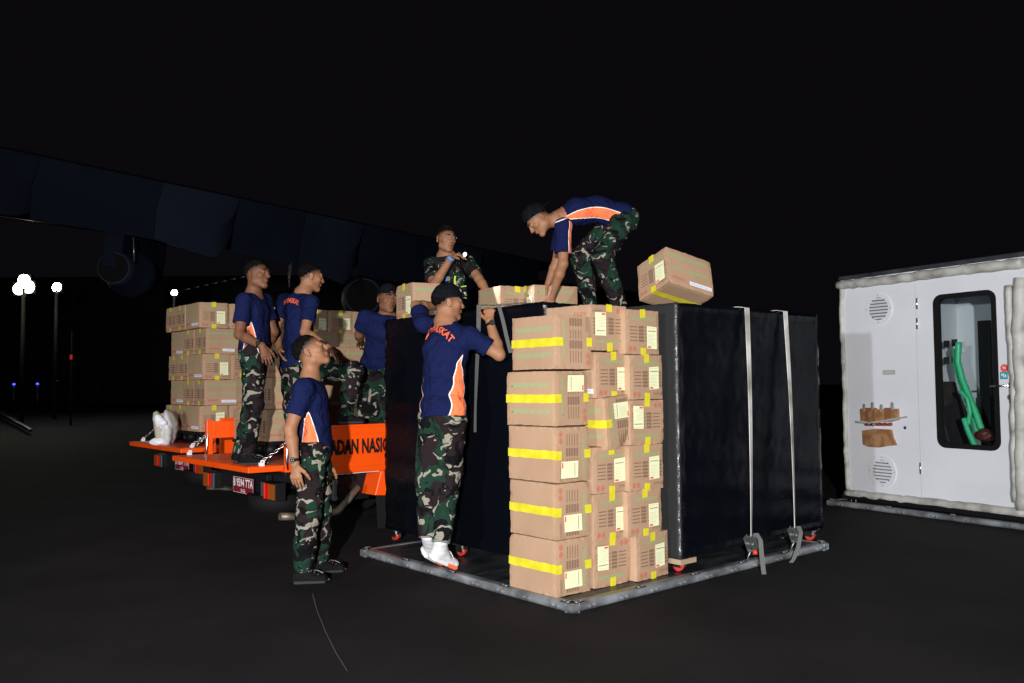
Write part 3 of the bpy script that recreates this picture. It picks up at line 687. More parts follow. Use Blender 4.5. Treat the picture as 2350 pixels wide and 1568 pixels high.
# ------------------------------------------------------------ orange trucks
AW = math.radians(131); SD = np.array([math.cos(AW-math.pi/2), math.sin(AW-math.pi/2), 0]); WD = np.array([math.cos(AW), math.sin(AW), 0])
H1 = W(651, 1064, 6.80)*[1, 1, 0]
RT = rot_axes(SD, WD, ZZ)    # local x = forward along the bed, y = to its left (far) side, origin at the near rear corner, on the ground
def chain(mb, a, b, n, mi=0):
    a = np.array(a, float); b = np.array(b, float); t = nrm(b-a); L = np.linalg.norm(b-a)
    p = nrm(np.cross(t, [0.3, .2, 1])); q = np.cross(t, p)
    for i in range(n):
        c = a+(b-a)*(i+.5)/n-ZZ*.012*math.sin(math.pi*(i+.5)/n); w = p if i % 2 else q; h = L/n*.66
        ringp = [c+t*h*math.cos(2*math.pi*k/10)+w*.0105*math.sin(2*math.pi*k/10) for k in range(11)]
        mb.tube(ringp, .0032, 6, mi, False)
def truck(loc, label, plate, near, T1=True):
    t = empty('flatbed_truck', loc, RT, label, 'truck', 'orange flatbed trucks with their tailgates down')
    Wd = 1.55; Ln = 2.6
    b = MB(); b.lbox((0, 0, .60), (Ln, Wd, .655)); b.build('bed', M['orange_worn'], t, .004)
    # chassis and cross members
    b = MB(); b.lbox((.02, .35, .42), (Ln+2.2, .43, .56)); b.lbox((.02, 1.12, .42), (Ln+2.2, 1.20, .56)); b.lbox((.05, .08, .555), (Ln, Wd-.08, .598)); b.lbox((.0, .30, .40), (.05, 1.25, .56))
    b.lbox((.35, .2, .30), (.9, .32, .52)); b.build('chassis', M['black'], t, .004)
    b = MB(); b.lbox((.25, .012, .545), (2.2, .02, .562)); b.build('side_strip', M['white2'], t)
    # far dropside (up) and near dropside
    def side(y0, y1, x0, x1, name='dropside'):
        b = MB(); b.lbox((x0, y0, .555), (x1, y1, .952))
        s = -1 if y0 < .5 else 1
        for z in (.60, .70, .79, .87, .925): b.lbox((x0+.02, (y0 if s < 0 else y1)-.002-(0 if s > 0 else .004), z), (x1-.02, (y0 if s < 0 else y1)+.004, z+.012))
        return b.build(name, M['orange'], t, .003)
    ds = side(-.03, 0.0, .10, 1.34 if near else 2.6)
    if near:
        side(-.03, 0.0, 1.36, 2.58)
        b = MB(); put_text(b, 'BADAN NASIONAL', .165, (.735, -.0385, .765), (1, 0, 0), (0, 0, 1), .006, .57)
        o = b.build('lettering', M['ink'], t)
    b = MB(); b.lbox((.0, Wd, .60), (.06, Wd+.045, .97)); b.build('corner_post', M['orange'], t, .004)
    b = MB(); b.lbox((.062, Wd+.005, .80), (2.6, Wd+.035, .955)); b.lbox((.062, Wd+.002, .87), (2.6, Wd+.005, .882)); b.build('dropside', M['orange'], t, .003)
    b = MB(); b.lbox((.0, -.035, .60), (.05, .0, .80)); b.build('corner_post', M['orange'], t, .004)
    # tailgate hanging open on its chains
    b = MB(); dz = .0; x0 = -.30
    b.hexa([(x0, -.02, .615-dz), (-.01, -.02, .612), (-.01, Wd+.03, .612), (x0, Wd+.03, .615-dz), (x0, -.02, .66-dz), (-.01, -.02, .655), (-.01, Wd+.03, .655), (x0, Wd+.03, .66-dz)])
    tg = b.build('tailgate', M['orange'], t, .003)
    b = MB(); b.hexa([(x0+.03, .02, .661-dz), (-.04, .02, .657), (-.04, Wd-.01, .657), (x0+.03, Wd-.01, .661-dz), (x0+.03, .02, .664-dz), (-.04, .02, .660), (-.04, Wd-.01, .660), (x0+.03, Wd-.01, .664-dz)])
    b.build('worn_tread', M['orange_worn'], tg)
    for y in (.10, Wd-.10):
        b = MB(); yy = -.03 if y < .5 else Wd+.02
        e0 = (x0+.13, y-.07 if y < .5 else y+.07, .675-dz+.02)
        b.lbox((e0[0]-.02, e0[1]-.012, .655-dz), (e0[0]+.02, e0[1]+.012, .685-dz)); b.disc((e0[0], e0[1]-.012, .69-dz), (0, -1, 0), .006, .018, 14, 0, .01); b.build('chain_lug', M['plateink'], tg)
        b = MB(); chain(b, (e0[0]+.01, e0[1], .70-dz), (.03, yy, .86), 9); b.build('chain', M['chrome'], tg)
        b = MB(); b.tube([(.015, yy-.01, .62), (.0, yy-.02, .70), (.005, yy-.02, .80), (.02, yy-.01, .86), (.02, yy-.005, .90)], [.008, .012, .012, .008, .006], 8); b.build('latch', M['chrome'], t)
    # number plate
    b = MB(); yc = .68; b.box((-.030, yc, .445), (.004, .40, .135)); po = b.build('number_plate', M['platered'], t, .002)
    b = MB(); put_text(b, plate, .090, (-.0335, yc, .462), (0, -1, 0), (0, 0, 1), .0022, .85); put_text(b, '10-26' if near else '10-25', .040, (-.0335, yc, .400), (0, -1, 0), (0, 0, 1), .0006)
    for (a0, a1, c0, c1) in ((-.196, .196, .062, .0645), (-.196, .196, -.0645, -.062), (-.196, -.1935, -.0645, .0645), (.1935, .196, -.0645, .0645)):
        b.quad([(-.0333, yc-a0, .445+c0), (-.0333, yc-a1, .445+c0), (-.0333, yc-a1, .445+c1), (-.0333, yc-a0, .445+c1)])
    b.build('lettering', M['plateink'], po)
    # rear lamps
    for y in (.02, 1.22):
        b = MB(); b.lbox((-.06, y, .375), (.03, y+.25, .515)); lo = b.build('rear_lamp', M['black'], t, .004)
        b = MB(); inner = y+.19 if y < .5 else y
        b.lbox((-.066, inner, .38), (-.0605, inner+.055, .51)); b.build('reverse_lens', M['steel'], lo)
        b = MB(); r0 = y+.12 if y < .5 else y+.06
        b.lbox((-.067, r0, .385), (-.0605, r0+.07, .505)); b.build('red_lens', M['lens_red'], lo)
        b = MB(); b.lbox((-.0685, r0+.045, .39), (-.0675, r0+.06, .50)); b.build('reflector', M['reflex'], lo)
        b = MB(); a0 = y+.01 if y < .5 else y+.135; b.lbox((-.066, a0, .385), (-.0605, a0+.10, .505)); b.build('amber_lens', M['lens_amber'], lo)
    # axle, tyres, spare wheel, exhaust
    for x in (1.5, 3.9):
        for y in (.02, 1.33):
            b = MB(); b.tube([(x, y, .30), (x, y+.03, .30), (x, y+.17, .30), (x, y+.20, .30)], [.27, .30, .30, .27], 28); w = b.build('wheel', M['rubber'], t)
            b = MB(); b.tube([(x, y-.012, .30), (x, y-.002, .30)], [.15, .17], 20); b.build('rim', M['steel'], w)
    b = MB(); b.tube([(.12, .36, .27), (.12, .36, .40)], [.22, .24], 28); b.build('spare_wheel', M['rubber'], t)
    b = MB(); b.tube([(.02, .10, .245), (.12, .10, .235), (.25, .10, .215), (.40, .08, .215), (.52, .07, .24), (.62, .07, .33), (.72, .09, .42)], .030, 12); b.build('exhaust_pipe', noisy(mat('exhaust', (.25, .22, .16), .5, .6), (.12, .10, .07), (.32, .29, .22), 9, 4), t)
    # spring shackle
    b = MB(); b.box((.46, .02, .42), (.035, .014, .17)); b.tube([(.46, .0, .485), (.46, .05, .485)], .024, 12); b.tube([(.46, .0, .355), (.46, .05, .355)], .020, 12); b.tube([(.40, .04, .47), (.43, .04, .43), (.455, .03, .37)], .008, 8)
    b.build('spring_shackle', M['steel'], t, .003)
    # wheel guard and mud flap
    gx = .82
    b = MB(); b.hexa([(gx, -.02, .35), (gx+.26, -.06, .33), (gx+.26, .2, .33), (gx, .2, .35), (gx+.06, -.02, .552), (gx+.28, -.06, .552), (gx+.28, .2, .552), (gx+.06, .2, .552)]); b.build('wheel_guard', M['orange'], t, .006)
    b = MB(); b.hexa([(gx+.03, -.015, .07), (gx+.26, -.05, .06), (gx+.27, -.04, .06), (gx+.04, -.005, .07), (gx+.01, -.015, .345), (gx+.25, -.055, .325), (gx+.26, -.045, .325), (gx+.02, -.005, .345)])
    fo = b.build('mud_flap', M['rubber'], t)
    for i in range(3): b = MB(); b.disc((gx+.05+.07*i, -.022-.012*i, .325), (0, -1, 0), 0, .007, 10, 0, .006); b.build('rivet', M['chrome'], fo)
    # cab ahead of the bed
    b = MB(); b.lbox((Ln+.12, .0, .55), (Ln+1.75, Wd, 1.15)); b.hexa([(Ln+.12, .02, 1.15), (Ln+1.75, .02, 1.15), (Ln+1.75, Wd-.02, 1.15), (Ln+.12, Wd-.02, 1.15), (Ln+.16, .1, 1.75), (Ln+1.2, .1, 1.75), (Ln+1.2, Wd-.1, 1.75), (Ln+.16, Wd-.1, 1.75)])
    b.build('cab', M['orange'], t, .03)
    return t
truck(H1, 'orange flatbed truck with black lettering on its side and men standing on it', 'B 9594 TTA', True)
H2 = H1+WD*2.43+SD*.38-WD*.0
truck(H2, 'orange flatbed truck farther left, tailgate down, behind the lettered one', 'B 9604 TTA', False)

# black plastic pallets on the truck beds
def plastic_pallet(org, label, nx, ny):
    t = empty('plastic_pallet', org, RT, label, 'pallet', 'black plastic pallets on the trucks')
    b = MB(); b.lbox((0, 0, .10), (nx, ny, .128)); b.lbox((0, 0, 0), (nx, ny, .018)); b.build('deck', M['black'], t, .004)
    for i in range(4):
        for j in range(4):
            x = .02+(nx-.16)*i/3; y = .02+(ny-.14)*j/3
            b = MB(); b.tube([(x+.06, y+.05, .018), (x+.06, y+.05, .10)], .06, 12); b.build('leg', M['black'], t)
    return t
P1c = W(613, 1010, 7.62); P1c[2] = .657
plastic_pallet(P1c-SD*.02-WD*.02, 'black plastic pallet under the cartons of the lettered truck', 1.9, .72)
P2c = W(462, 992, 9.40); P2c[2] = .657
plastic_pallet(P2c-SD*.02-WD*.02, 'black plastic pallet under the tall carton pile of the farther truck', 2.3, 1.35)

def tcarton(org, sx, wy, layer, endface, label, group, jit=True, zoff=0):
    """org: pile corner; sx, wy metres along the truck; endface: labelled end seen from the side"""
    a = rng.uniform(-.025, .025) if jit else 0
    if endface: x = -WD; fx, fy = CW, CL
    else: x = SD; fx, fy = CL, CW
    c, s = math.cos(a), math.sin(a); x = np.array([x[0]*c-x[1]*s, x[0]*s+x[1]*c, 0]); ax = (x, np.cross(ZZ, x), ZZ)
    ctr = org+SD*(sx+fx/2+rng.uniform(-.004, .004))+WD*(wy+fy/2+rng.uniform(-.012, .012))
    ctr = np.array([ctr[0], ctr[1], .787+layer*CH2+zoff])
    return carton(ctr, ax, label, group, lab=endface or rng.random() < .2, wst=True)
GT2 = 'cartons piled high on the farther orange truck'; GT1 = 'cartons stacked low on the lettered orange truck'
LAY = ['bottom', 'second', 'third', 'fourth', 'top']
for L in range(5):
    # top layer shows labelled ends, next long sides, and so on
    endf = L in (0, 2, 4); st = (CW if endf else CL)+.004
    off = [-.03, .03, .0, .035, -.02][4-L]
    n = 7 if endf else 6
    if L == 4: n = 7
    for i in range(n):
        side = 'labelled end out' if endf else 'long printed side out'
        tcarton(P2c, off+i*st, (0 if not (L == 4 and i >= 2) else .10), L, endf, f'carton, {LAY[L]} layer of the tall truck pile, {ORD[i]} along its front from the left', GT2)
    st2 = (CW if not endf else CL)
    m = 2
    x = (CL if endf else CW)
    for j in range(m):
        e2 = (j == 1 and not endf)
        tcarton(P2c, off+.01*(j % 2), x+.006, L, e2, f'carton on the shaded left end of the tall pile, {LAY[L]} layer, {ORD[j]} behind the corner', GT2)
        x += (CL if e2 else CW)+.006
LAY1 = ['bottom', 'middle', 'top']
for L in range(3):
    endf = (L == 0 and False); st = CL+.004; off = [-.02, .03, -.03][L]
    for i in range(5):
        tcarton(P1c, off+i*st, 0, L, False, f'carton, {LAY1[L]} layer of the low stack on the lettered truck, {ORD[i]} from the tailgate', GT1)
    if L < 3:
        tcarton(P1c, off, CW+.006, L, L == 1, f'carton, {LAY1[L]} layer of the low truck stack, in its second row nearest the tailgate', GT1)
K = W(809, 790, 7.50); th = AW-math.pi/2-.9
xk = np.array([math.cos(.05), math.sin(.05), 0])

# white sacking bundle at the end of the farther truck
def lumpy(name, c, rad, seed, m, parent=None, res=.02, amp=.25, M3=None):
    bm = bmesh.new(); bmesh.ops.create_icosphere(bm, subdivisions=4, radius=1); r = np.random.RandomState(seed); k = r.randn(6, 3)*2.6; ph = r.rand(6)*6
    for v in bm.verts:
        p = np.array(v.co); d = 1+amp*sum(math.sin(k[i]@p+ph[i]) for i in range(6))/4+amp*.3*abs(math.sin(7*p[2]+5*p[0]+ph[0]))
        q = p*d*np.array(rad)
        if M3 is not None: q = M3@q
        v.co = Vector(np.array(c)+q)
    me = bpy.data.meshes.new(name); bm.to_mesh(me); bm.free(); me.polygons.foreach_set('use_smooth', [True]*len(me.polygons))
    return lk(name, me, parent, m)
c = W(377, 985, 9.35)
bo = empty('cloth_bundle', (0, 0, 0), None, 'rumpled white cloth bundle leaning against the far end of the tall carton pile', 'bundle')
lumpy('cloth_body', c+np.array([.03, 0, .0]), (.085, .12, .17), 3, M['cloth_w'], bo, amp=.38)
lumpy('cloth_fold', c+np.array([-.035, -.02, .0]), (.055, .08, .18), 4, mat('cream_cloth', (.42, .38, .29), .8), bo, M3=eul(0, -.25, 0))
lumpy('cloth_fold', c+np.array([.0, -.10, .08]), (.05, .05, .09), 5, M['wstick'], bo, amp=.4, M3=eul(0, -.9, 0))
lumpy('cloth_fold', c+np.array([-.03, -.08, -.13]), (.09, .05, .045), 6, M['wstick'], bo, amp=.12)

# ------------------------------------------------------------ white isolation cabin on its own pallet
ca = PZ(1942, 1132, .12); cb = PZ(2350, 1184, .12); CD = nrm((cb-ca)*[1, 1, 0]); CN = np.array([CD[1], -CD[0], 0])   # CN faces the camera side
if CN@(-ca*[1, 1, 0]) < 0: CN = -CN
top_z = PL(1929, 645, ca, CN)[2]
RC = rot_axes(CD, -CN, ZZ)    # x along the front, y into the cabin
cabz = .12; CHH = top_z-cabz; CWID = 3.0; CDEP = 2.0
cabin = empty('isolation_cabin', (ca[0], ca[1], cabz), RC, 'white patient isolation cabin with windowed door, right edge of the photo', 'cabin')
def cl(px, py, off=0.0):   # photo point on the front face -> cabin coordinates
    p = PL(px, py, ca+CN*off, CN)-np.array([ca[0], ca[1], cabz]); return np.array([p@CD, p@(-CN), p@ZZ])
w0 = cl(2152, 680); w1 = cl(2286, 1022); wx0, wx1, wz0, wz1 = cl(2154, 850)[0], cl(2284, 850)[0], cl(2160, 1020)[2], cl(2165, 683)[2]
jx = cl(2107, 900)[0]
b = MB()   # front: fixed panel left of the joint
b.lbox((.0, .0, 0), (jx-.003, .04, CHH)); b.build('front_panel', M['white'], cabin)
b = MB(); dx1 = CWID-.1
b.lbox((jx+.003, .0, 0), (wx0, .04, CHH)); b.lbox((wx1, .0, 0), (dx1, .04, CHH)); b.lbox((wx0, .0, 0), (wx1, .04, wz0)); b.lbox((wx0, .0, wz1), (wx1, .04, CHH))
door = b.build('door', M['white'], cabin)
# window frame with rounded corners
def rrect(x0, x1, z0, z1, r, n=6):
    P = []
    for (cx, cz, a0) in ((x1-r, z1-r, 0), (x0+r, z1-r, 90), (x0+r, z0+r, 180), (x1-r, z0+r, 270)):
        for i in range(n+1): a = math.radians(a0+90*i/n); P.append((cx+r*math.cos(a), cz+r*math.sin(a)))
    return P
b = MB(); o1 = rrect(wx0-.03, wx1+.03, wz0-.03, wz1+.03, .085); i1 = rrect(wx0+.012, wx1-.012, wz0+.012, wz1-.012, .06); n = len(o1)
for k in range(n):
    j = (k+1) % n
    b.quad([(o1[k][0], -.012, o1[k][1]), (i1[k][0], -.012, i1[k][1]), (i1[j][0], -.012, i1[j][1]), (o1[j][0], -.012, o1[j][1])])
    b.quad([(o1[k][0], -.012, o1[k][1]), (o1[j][0], -.012, o1[j][1]), (o1[j][0], .001, o1[j][1]), (o1[k][0], .001, o1[k][1])])
    b.quad([(i1[k][0], -.012, i1[k][1]), (i1[k][0], .045, i1[k][1]), (i1[j][0], .045, i1[j][1]), (i1[j][0], -.012, i1[j][1])])
wf = b.build('window_frame', M['rubber'], door)
b = MB(); b.lbox((wx0+.002, .018, wz0+.002), (wx1-.002, .022, wz1-.002)); b.build('pane', M['glass'], wf)
# walls, roof, floor, inside
b = MB(); b.lbox((0, .0402, 0), (.04, CDEP, CHH)); b.lbox((CWID-.04, .0402, 0), (CWID, CDEP, CHH)); b.lbox((.04, CDEP-.04, 0), (CWID-.04, CDEP, CHH)); b.build('wall', M['white'], cabin)
b = MB(); b.lbox((0.04, .0402, CHH-.05), (CWID-.04, CDEP-.04, CHH)); b.build('roof', M['white'], cabin)
b = MB(); b.lbox((0.04, .0402, 0), (CWID-.04, CDEP-.04, .04)); b.build('floor', M['white'], cabin)
b = MB(); b.lbox((.30, .95, .04), (2.2, .98, CHH-.05)); b.lbox((wx0-.45, .0402, .04), (wx0-.43, .95, CHH-.05)); b.build('partition', M['white'], cabin)
b = MB(); b.lbox((wx1-.66, .80, .9), (wx1-.54, .84, 1.75)); b.lbox((wx1-.60, .7, .3), (wx1-.50, .8, 1.0)); b.build('inner_cabinet', M['gun'], cabin, .005)
b = MB(); b.hexa([(wx0-.38, .35, .04), (wx0-.02, .35, .04), (wx0-.02, .7, .04), (wx0-.38, .7, .04), (wx0-.38, .35, 1.15), (wx0-.30, .35, 1.15), (wx0-.30, .7, 1.15), (wx0-.38, .7, 1.15)]); b.build('stretcher_cover', M['gun'], cabin, .01)
def hose(pix, off, r):
    b = MB(); pts = [cl(x, y, -off) for x, y in pix]; P = []
    for i in range(len(pts)-1):
        for s in range(6): P.append(pts[i]*(1-s/6)+pts[i+1]*s/6)
    P.append(pts[-1]); rs = [r*(1+.12*(i % 2)) for i in range(len(P))]; b.tube(P, rs, 10); b.build('green_hose', M['tubeg'], cabin)
hose([(2200, 785), (2198, 830), (2208, 870), (2224, 910), (2240, 950), (2252, 985)], .30, .028)
hose([(2193, 800), (2194, 840), (2206, 880), (2222, 925), (2236, 965), (2246, 1000)], .36, .028)
hose([(2204, 898), (2220, 915), (2226, 945), (2222, 975)], .22, .020)
hose([(2212, 960), (2222, 990), (2235, 1018), (2243, 1035)], .20, .024)
lumpy('medical_bag', cl(2262, 1000, -.3), (.10, .08, .06), 8, mat('dark_red_bag', (.10, .02, .02), .5), cabin, amp=.2)
b = MB()   # instruction sheets on the inner wall
for (px, py) in ((2172, 790), (2190, 787), (2172, 828), (2190, 826)):
    p = cl(px, py, -.45); b.lbox(p+np.array([-.03, 0, -.035]), p+np.array([.03, .004, .035]))
b.build('instruction_sheet', M['gun'], cabin)
# round vents
for (px, py, rx) in ((2017, 709, 35), (2026, 1082, 35)):
    c = cl(px, py); R = .155
    b = MB(); b.disc((c[0], 0, c[2]), (0, -1, 0), .115, R, 36, 0, .012); vo = b.build('vent', M['white'], cabin)
    b = MB(); b.disc((c[0], -.001, c[2]), (0, -1, 0), 0, .1149, 30, 0, .001); b.build('vent_opening', mat('vent_dark', (.12, .12, .12), .8), vo)
    for i in range(7):
        z = c[2]+(-.096+.032*i); hw = math.sqrt(max(.0, .113**2-(z-c[2])**2))
        b = MB(); b.hexa([(c[0]-hw, -.014, z-.008), (c[0]+hw, -.014, z-.008), (c[0]+hw, -.003, z), (c[0]-hw, -.003, z), (c[0]-hw, -.016, z-.005), (c[0]+hw, -.016, z-.005), (c[0]+hw, -.004, z+.013), (c[0]-hw, -.004, z+.013)]); b.build('louvre', M['white'], vo)
    for a in range(4):
        q = a*math.pi/2; b = MB(); b.disc((c[0]+.138*math.sin(q), -.012, c[2]+.138*math.cos(q)), (0, -1, 0), 0, .005, 8, 0, .003); b.build('screw', M['steel'], vo)
# hinges
for (px, y0, y1) in ((2106, 684, 710), (2106.5, 730, 756), (2114, 1062, 1088)):
    a, c = cl(px, y1), cl(px, y0); b = MB(); b.tube([(a[0], -.008, a[2]), (a[0], -.008, c[2])], .009, 10); b.build('hinge', M['chrome'], door)
# handle, lock, signs, small labels
a = cl(2281, 887); c = cl(2322, 885); b = MB(); b.tube([(a[0], -.06, a[2]), (c[0], -.06, c[2])], .009, 10); b.tube([(c[0], -.06, c[2]), (c[0], .0, c[2])], .011, 10); b.disc((c[0], -.001, c[2]), (0, -1, 0), 0, .03, 18, 0, .006); b.build('handle', M['chrome'], door)
a = cl(2320, 912); b = MB(); b.disc((a[0], -.001, a[2]), (0, -1, 0), 0, .026, 18, 0, .01); b.lbox((a[0]-.005, -.02, a[2]-.05), (a[0]+.003, -.012, a[2])); b.build('lock', M['steel'], door)
a = cl(2305, 845); b = MB(); b.disc((a[0], 0, a[2]), (0, -1, 0), 0, .035, 20, 0, .002); b.lbox((a[0]-.012, -.003, a[2]-.004), (a[0]+.014, -.0025, a[2]+.004), 1); b.lbox((a[0]-.012, -.003, a[2]-.004), (a[0]-.005, -.0025, a[2]+.015), 1); b.build('round_sign', [M['sred'], M['wstick']], door)
a = cl(2304, 862); b = MB(); b.lbox((a[0]-.034, -.002, a[2]-.032), (a[0]+.034, 0, a[2]+.032)); b.lbox((a[0]-.004, -.003, a[2]-.018), (a[0]+.004, -.0025, a[2]+.02), 1); b.lbox((a[0]-.02, -.003, a[2]-.004), (a[0]-.01, -.0025, a[2]+.016), 1); b.lbox((a[0]+.01, -.003, a[2]-.014), (a[0]+.022, -.0025, a[2]+.006), 1); b.build('square_sign', [M['blue'], M['wstick']], door)
a = cl(2040, 855); b = MB(); b.lbox((a[0]-.07, -.0015, a[2]-.022), (a[0]+.07, 0, a[2]+.022)); 
for i in range(9): b.lbox((a[0]-.06+.013*i, -.002, a[2]-.012), (a[0]-.052+.013*i, -.0016, a[2]+.012), 1)
b.build('data_plate', [mat('dull_label', (.33, .34, .33), .5), M['sgrey']], cabin)
a = cl(2077, 982); b = MB(); b.disc((a[0], 0, a[2]), (0, -1, 0), 0, .016, 16, 0, .003); b.build('round_plug', mat('dark_blue_plug', (.02, .03, .10), .4), cabin)
# taped-up valve bank
def patch(pix, mi, off, name, mats, thick=.03):
    b = MB(); q = [cl(x, y) for x, y in pix]; c = [np.array([p[0], 0, p[2]]) for p in q]; f = [np.array([p[0], -off, p[2]]) for p in q]
    n = len(c); b.quad(f[::-1], mi)
    for k in range(n): b.quad([c[k], f[k], f[(k+1) % n], c[(k+1) % n]], mi)
    return b.build(name, mats, cabin)
patch([(1979, 938), (2029, 939), (2064, 938), (2065, 964), (2041, 969), (2009, 968), (1981, 966)], 0, .035, 'taped_cardboard', M['brownc'])
patch([(1984, 988), (2012, 984), (2048, 986), (2052, 1005), (2060, 1022), (2040, 1024), (2022, 1027), (1998, 1025), (1986, 1020)], 0, .035, 'taped_cardboard', M['brownc'])
for (x0, x1) in ((1990, 1998), (2008, 2013), (2035, 2050)):
    patch([(x0, 936), (x1, 936), (x1+1, 968), (x0, 967)], 0, .037, 'parcel_tape', mat('brown_tape_strip', (.22, .10, .045), .25))
b = MB(); p = [cl(x, y) for x, y in ((1970, 968), (2000, 971), (2040, 965), (2088, 956))]
for i in range(3):
    a, c = p[i], p[i+1]; b.quad([(a[0], -.04, a[2]-.012), (c[0], -.04, c[2]-.010), (c[0], -.045, c[2]+.006), (a[0], -.045, a[2]+.012)])
b.build('clear_tape', mat('clear_film', (.35, .36, .33), .2), cabin)
for (x, y) in ((1988, 934), (2007, 930), (2027, 935), (2052, 930)):
    a = cl(x, y); b = MB(); b.quad([(a[0]-.02, -.03, a[2]-.05), (a[0]+.02, -.035, a[2]-.05), (a[0]+.035, -.06, a[2]+.03), (a[0]+.005, -.05, a[2]+.03)]); b.build('tape_end', mat('tape_film', (.35, .34, .30), .25), cabin)
for i, x in enumerate((1996, 2009, 2020, 2032, 2045)):
    a = cl(x, 974); b = MB(); b.tube([(a[0], 0, a[2]), (a[0], -.05, a[2])], [.018, .014], 12); b.tube([(a[0], -.05, a[2]-.0), (a[0], -.062, a[2])], .010, 10)
    b.build('valve', [mat('red_valve', (.25, .03, .02), .3), M['chrome']][i % 2 if i < 2 else 0], cabin)
# padded white edging round the cabin front
def pad_tube(pix, name, r0, seed, off=.02):
    rr = np.random.RandomState(seed); pts = [cl(x, y) for x, y in pix]; P = []
    for i in range(len(pts)-1):
        n = max(3, int(np.linalg.norm(pts[i+1]-pts[i])/.06))
        for s in range(n): P.append(pts[i]*(1-s/n)+pts[i+1]*s/n)
    P.append(pts[-1]); P = [p+np.array([rr.randn()*.003, -off+rr.randn()*.004, rr.randn()*.003]) for p in P]
    b = MB(); b.tube(P, [r0*(1+.05*rr.randn()) for _ in P], 10); b.build(name, M['pad'], cabin)
pad_tube([(1926, 655), (2060, 641), (2200, 622), (2352, 604)], 'padded_edge', .046, 1)
pad_tube([(1934, 652), (1932, 720), (1940, 900), (1943, 1050), (1948, 1125)], 'padded_edge', .027, 2, .0)
pad_tube([(1945, 1131), (2100, 1148), (2230, 1163), (2360, 1178)], 'padded_edge', .038, 3)
pad_tube([(2322, 655), (2326, 760), (2336, 900), (2334, 1040), (2340, 1150)], 'padded_curtain', .03, 4, .05)
pad_tube([(2352, 640), (2345, 760), (2352, 900), (2352, 1040), (2356, 1170)], 'padded_curtain', .055, 5, .05)
b = MB(); b.lbox((-.02, -.05, -.05), (CWID+.02, CDEP, -.005)); b.build('base_frame', M['black'], cabin, .005)
b = MB(); b.lbox((-.02, -.01, CHH+.0), (CWID, CDEP, CHH+.045)); b.build('roof_frame', M['alu_dark'], cabin, .01)
lumpy('crumpled_film', cl(2205, 605, -.3)+np.array([0, .2, .03]), (.10, .08, .03), 12, M['rubber'], cabin, amp=.5)
for (px, py) in ((1943, 1140), (1962, 1150)):
    a = cl(px, py); b = MB(); b.tube([(a[0]+.03*math.sin(q), -.02, a[2]+.035*math.cos(q)) for q in np.linspace(0, 6.28, 13)], .006, 6, 0, False); b.build('lashing_ring', M['steel'], cabin)
gA = PZ(1897, 1160, 0); PD = nrm((PZ(2350, 1219, 0)-gA)*[1, 1, 0]); PN = np.array([-PD[1], PD[0], 0])
if PN@np.array([0, 1, 0]) < 0: PN = -PN
RP = rot_axes(PD, np.cross(ZZ, PD), ZZ)
pallet(gA, RP, 3.3, 2.24, 'grey metal cargo pallet under the white isolation cabin', 2)

# ------------------------------------------------------------ aircraft in the dark
air = empty('transport_aircraft', (0, 0, 0), None, 'dark blue grey aircraft wing with flaps down above the trucks', 'aircraft')
wa = W(-120, 309, 13.3); wb = W(1280, 607, 33.0)
def wp(s, drop=0, back=0):
    p = wa*(1-s)+wb*s; d = nrm((wb-wa)*[1, 1, 0]); bk = np.array([-d[1], d[0], 0]); return p-ZZ*drop+bk*back
b = MB()
for (s0, s1) in ((0, 1),):
    N = 20
    for i in range(N):
        a, c = s0+(s1-s0)*i/N, s0+(s1-s0)*(i+1)/N
        b.quad([wp(a, 0, 0), wp(c, 0, 0), wp(c, -.5, 3.5), wp(a, -.5, 3.5)]); b.quad([wp(a, .12, .0), wp(a, .55, 3.5), wp(c, .55, 3.5), wp(c, .12, .0)]); b.quad([wp(a, 0, 0), wp(a, .12, 0), wp(c, .12, 0), wp(c, 0, 0)])
b.build('wing', M['plane_dk'], air)
# s of a photo column along the trailing edge
def s_of(px):
    lo, hi = 0.0, 1.0
    for _ in range(50):
        m = (lo+hi)/2; p = wp(m); x = WPX/2+FPX*((p-np.array([0, 0, CH]))@CR)/((p-np.array([0, 0, CH]))@CF)
        if x < px: lo = m
        else: hi = m
    return lo
def flap(x0, x1, drop0, drop1, bk, corner=.0, m='plane', name='flap'):
    s0, s1 = s_of(x0), s_of(x1); N = 14; b = MB(); top = []; bot = []
    for i in range(N+1):
        q = i/N; s = s0+(s1-s0)*q; dr = drop0+(drop1-drop0)*q; cut = corner*max(0, (q-.72)/.28)**2
        top.append(wp(s, .05, -.04)); bot.append(wp(s, dr-cut*dr, bk))
    midp = [(a+c)/2+np.array([0, -.10, 0]) for a, c in zip(top, bot)]
    for A, B in ((top, midp), (midp, bot)):
        for i in range(N): b.quad([A[i], A[i+1], B[i+1], B[i]], 0, True); b.quad([A[i]+np.array([0, .06, 0]), B[i]+np.array([0, .06, 0]), B[i+1]+np.array([0, .06, 0]), A[i+1]+np.array([0, .06, 0])], 0, True)
    for i in range(N): b.quad([bot[i], bot[i+1], bot[i+1]+np.array([0, .06, 0]), bot[i]+np.array([0, .06, 0])])
    for i in (0, N): b.quad([top[i], midp[i], midp[i]+np.array([0, .06, 0]), top[i]+np.array([0, .06, 0])]); b.quad([midp[i], bot[i], bot[i]+np.array([0, .06, 0]), midp[i]+np.array([0, .06, 0])])
    return b.build(name, M[m], air)
flap(-110, 90, 1.05, 1.10, .25, .12)
flap(91, 372, 1.10, 1.15, .25, 0)
flap(373, 548, 1.15, 1.45, .24, .45, 'plane_lit')
flap(549, 700, 1.2, 1.3, .25, 0)
flap(701, 833, 1.3, 1.75, .24, .45, 'plane_lit')
flap(834, 1000, 1.35, 1.5, .25, 0)
flap(1001, 1108, 1.5, 2.2, .24, .45, 'plane_lit')
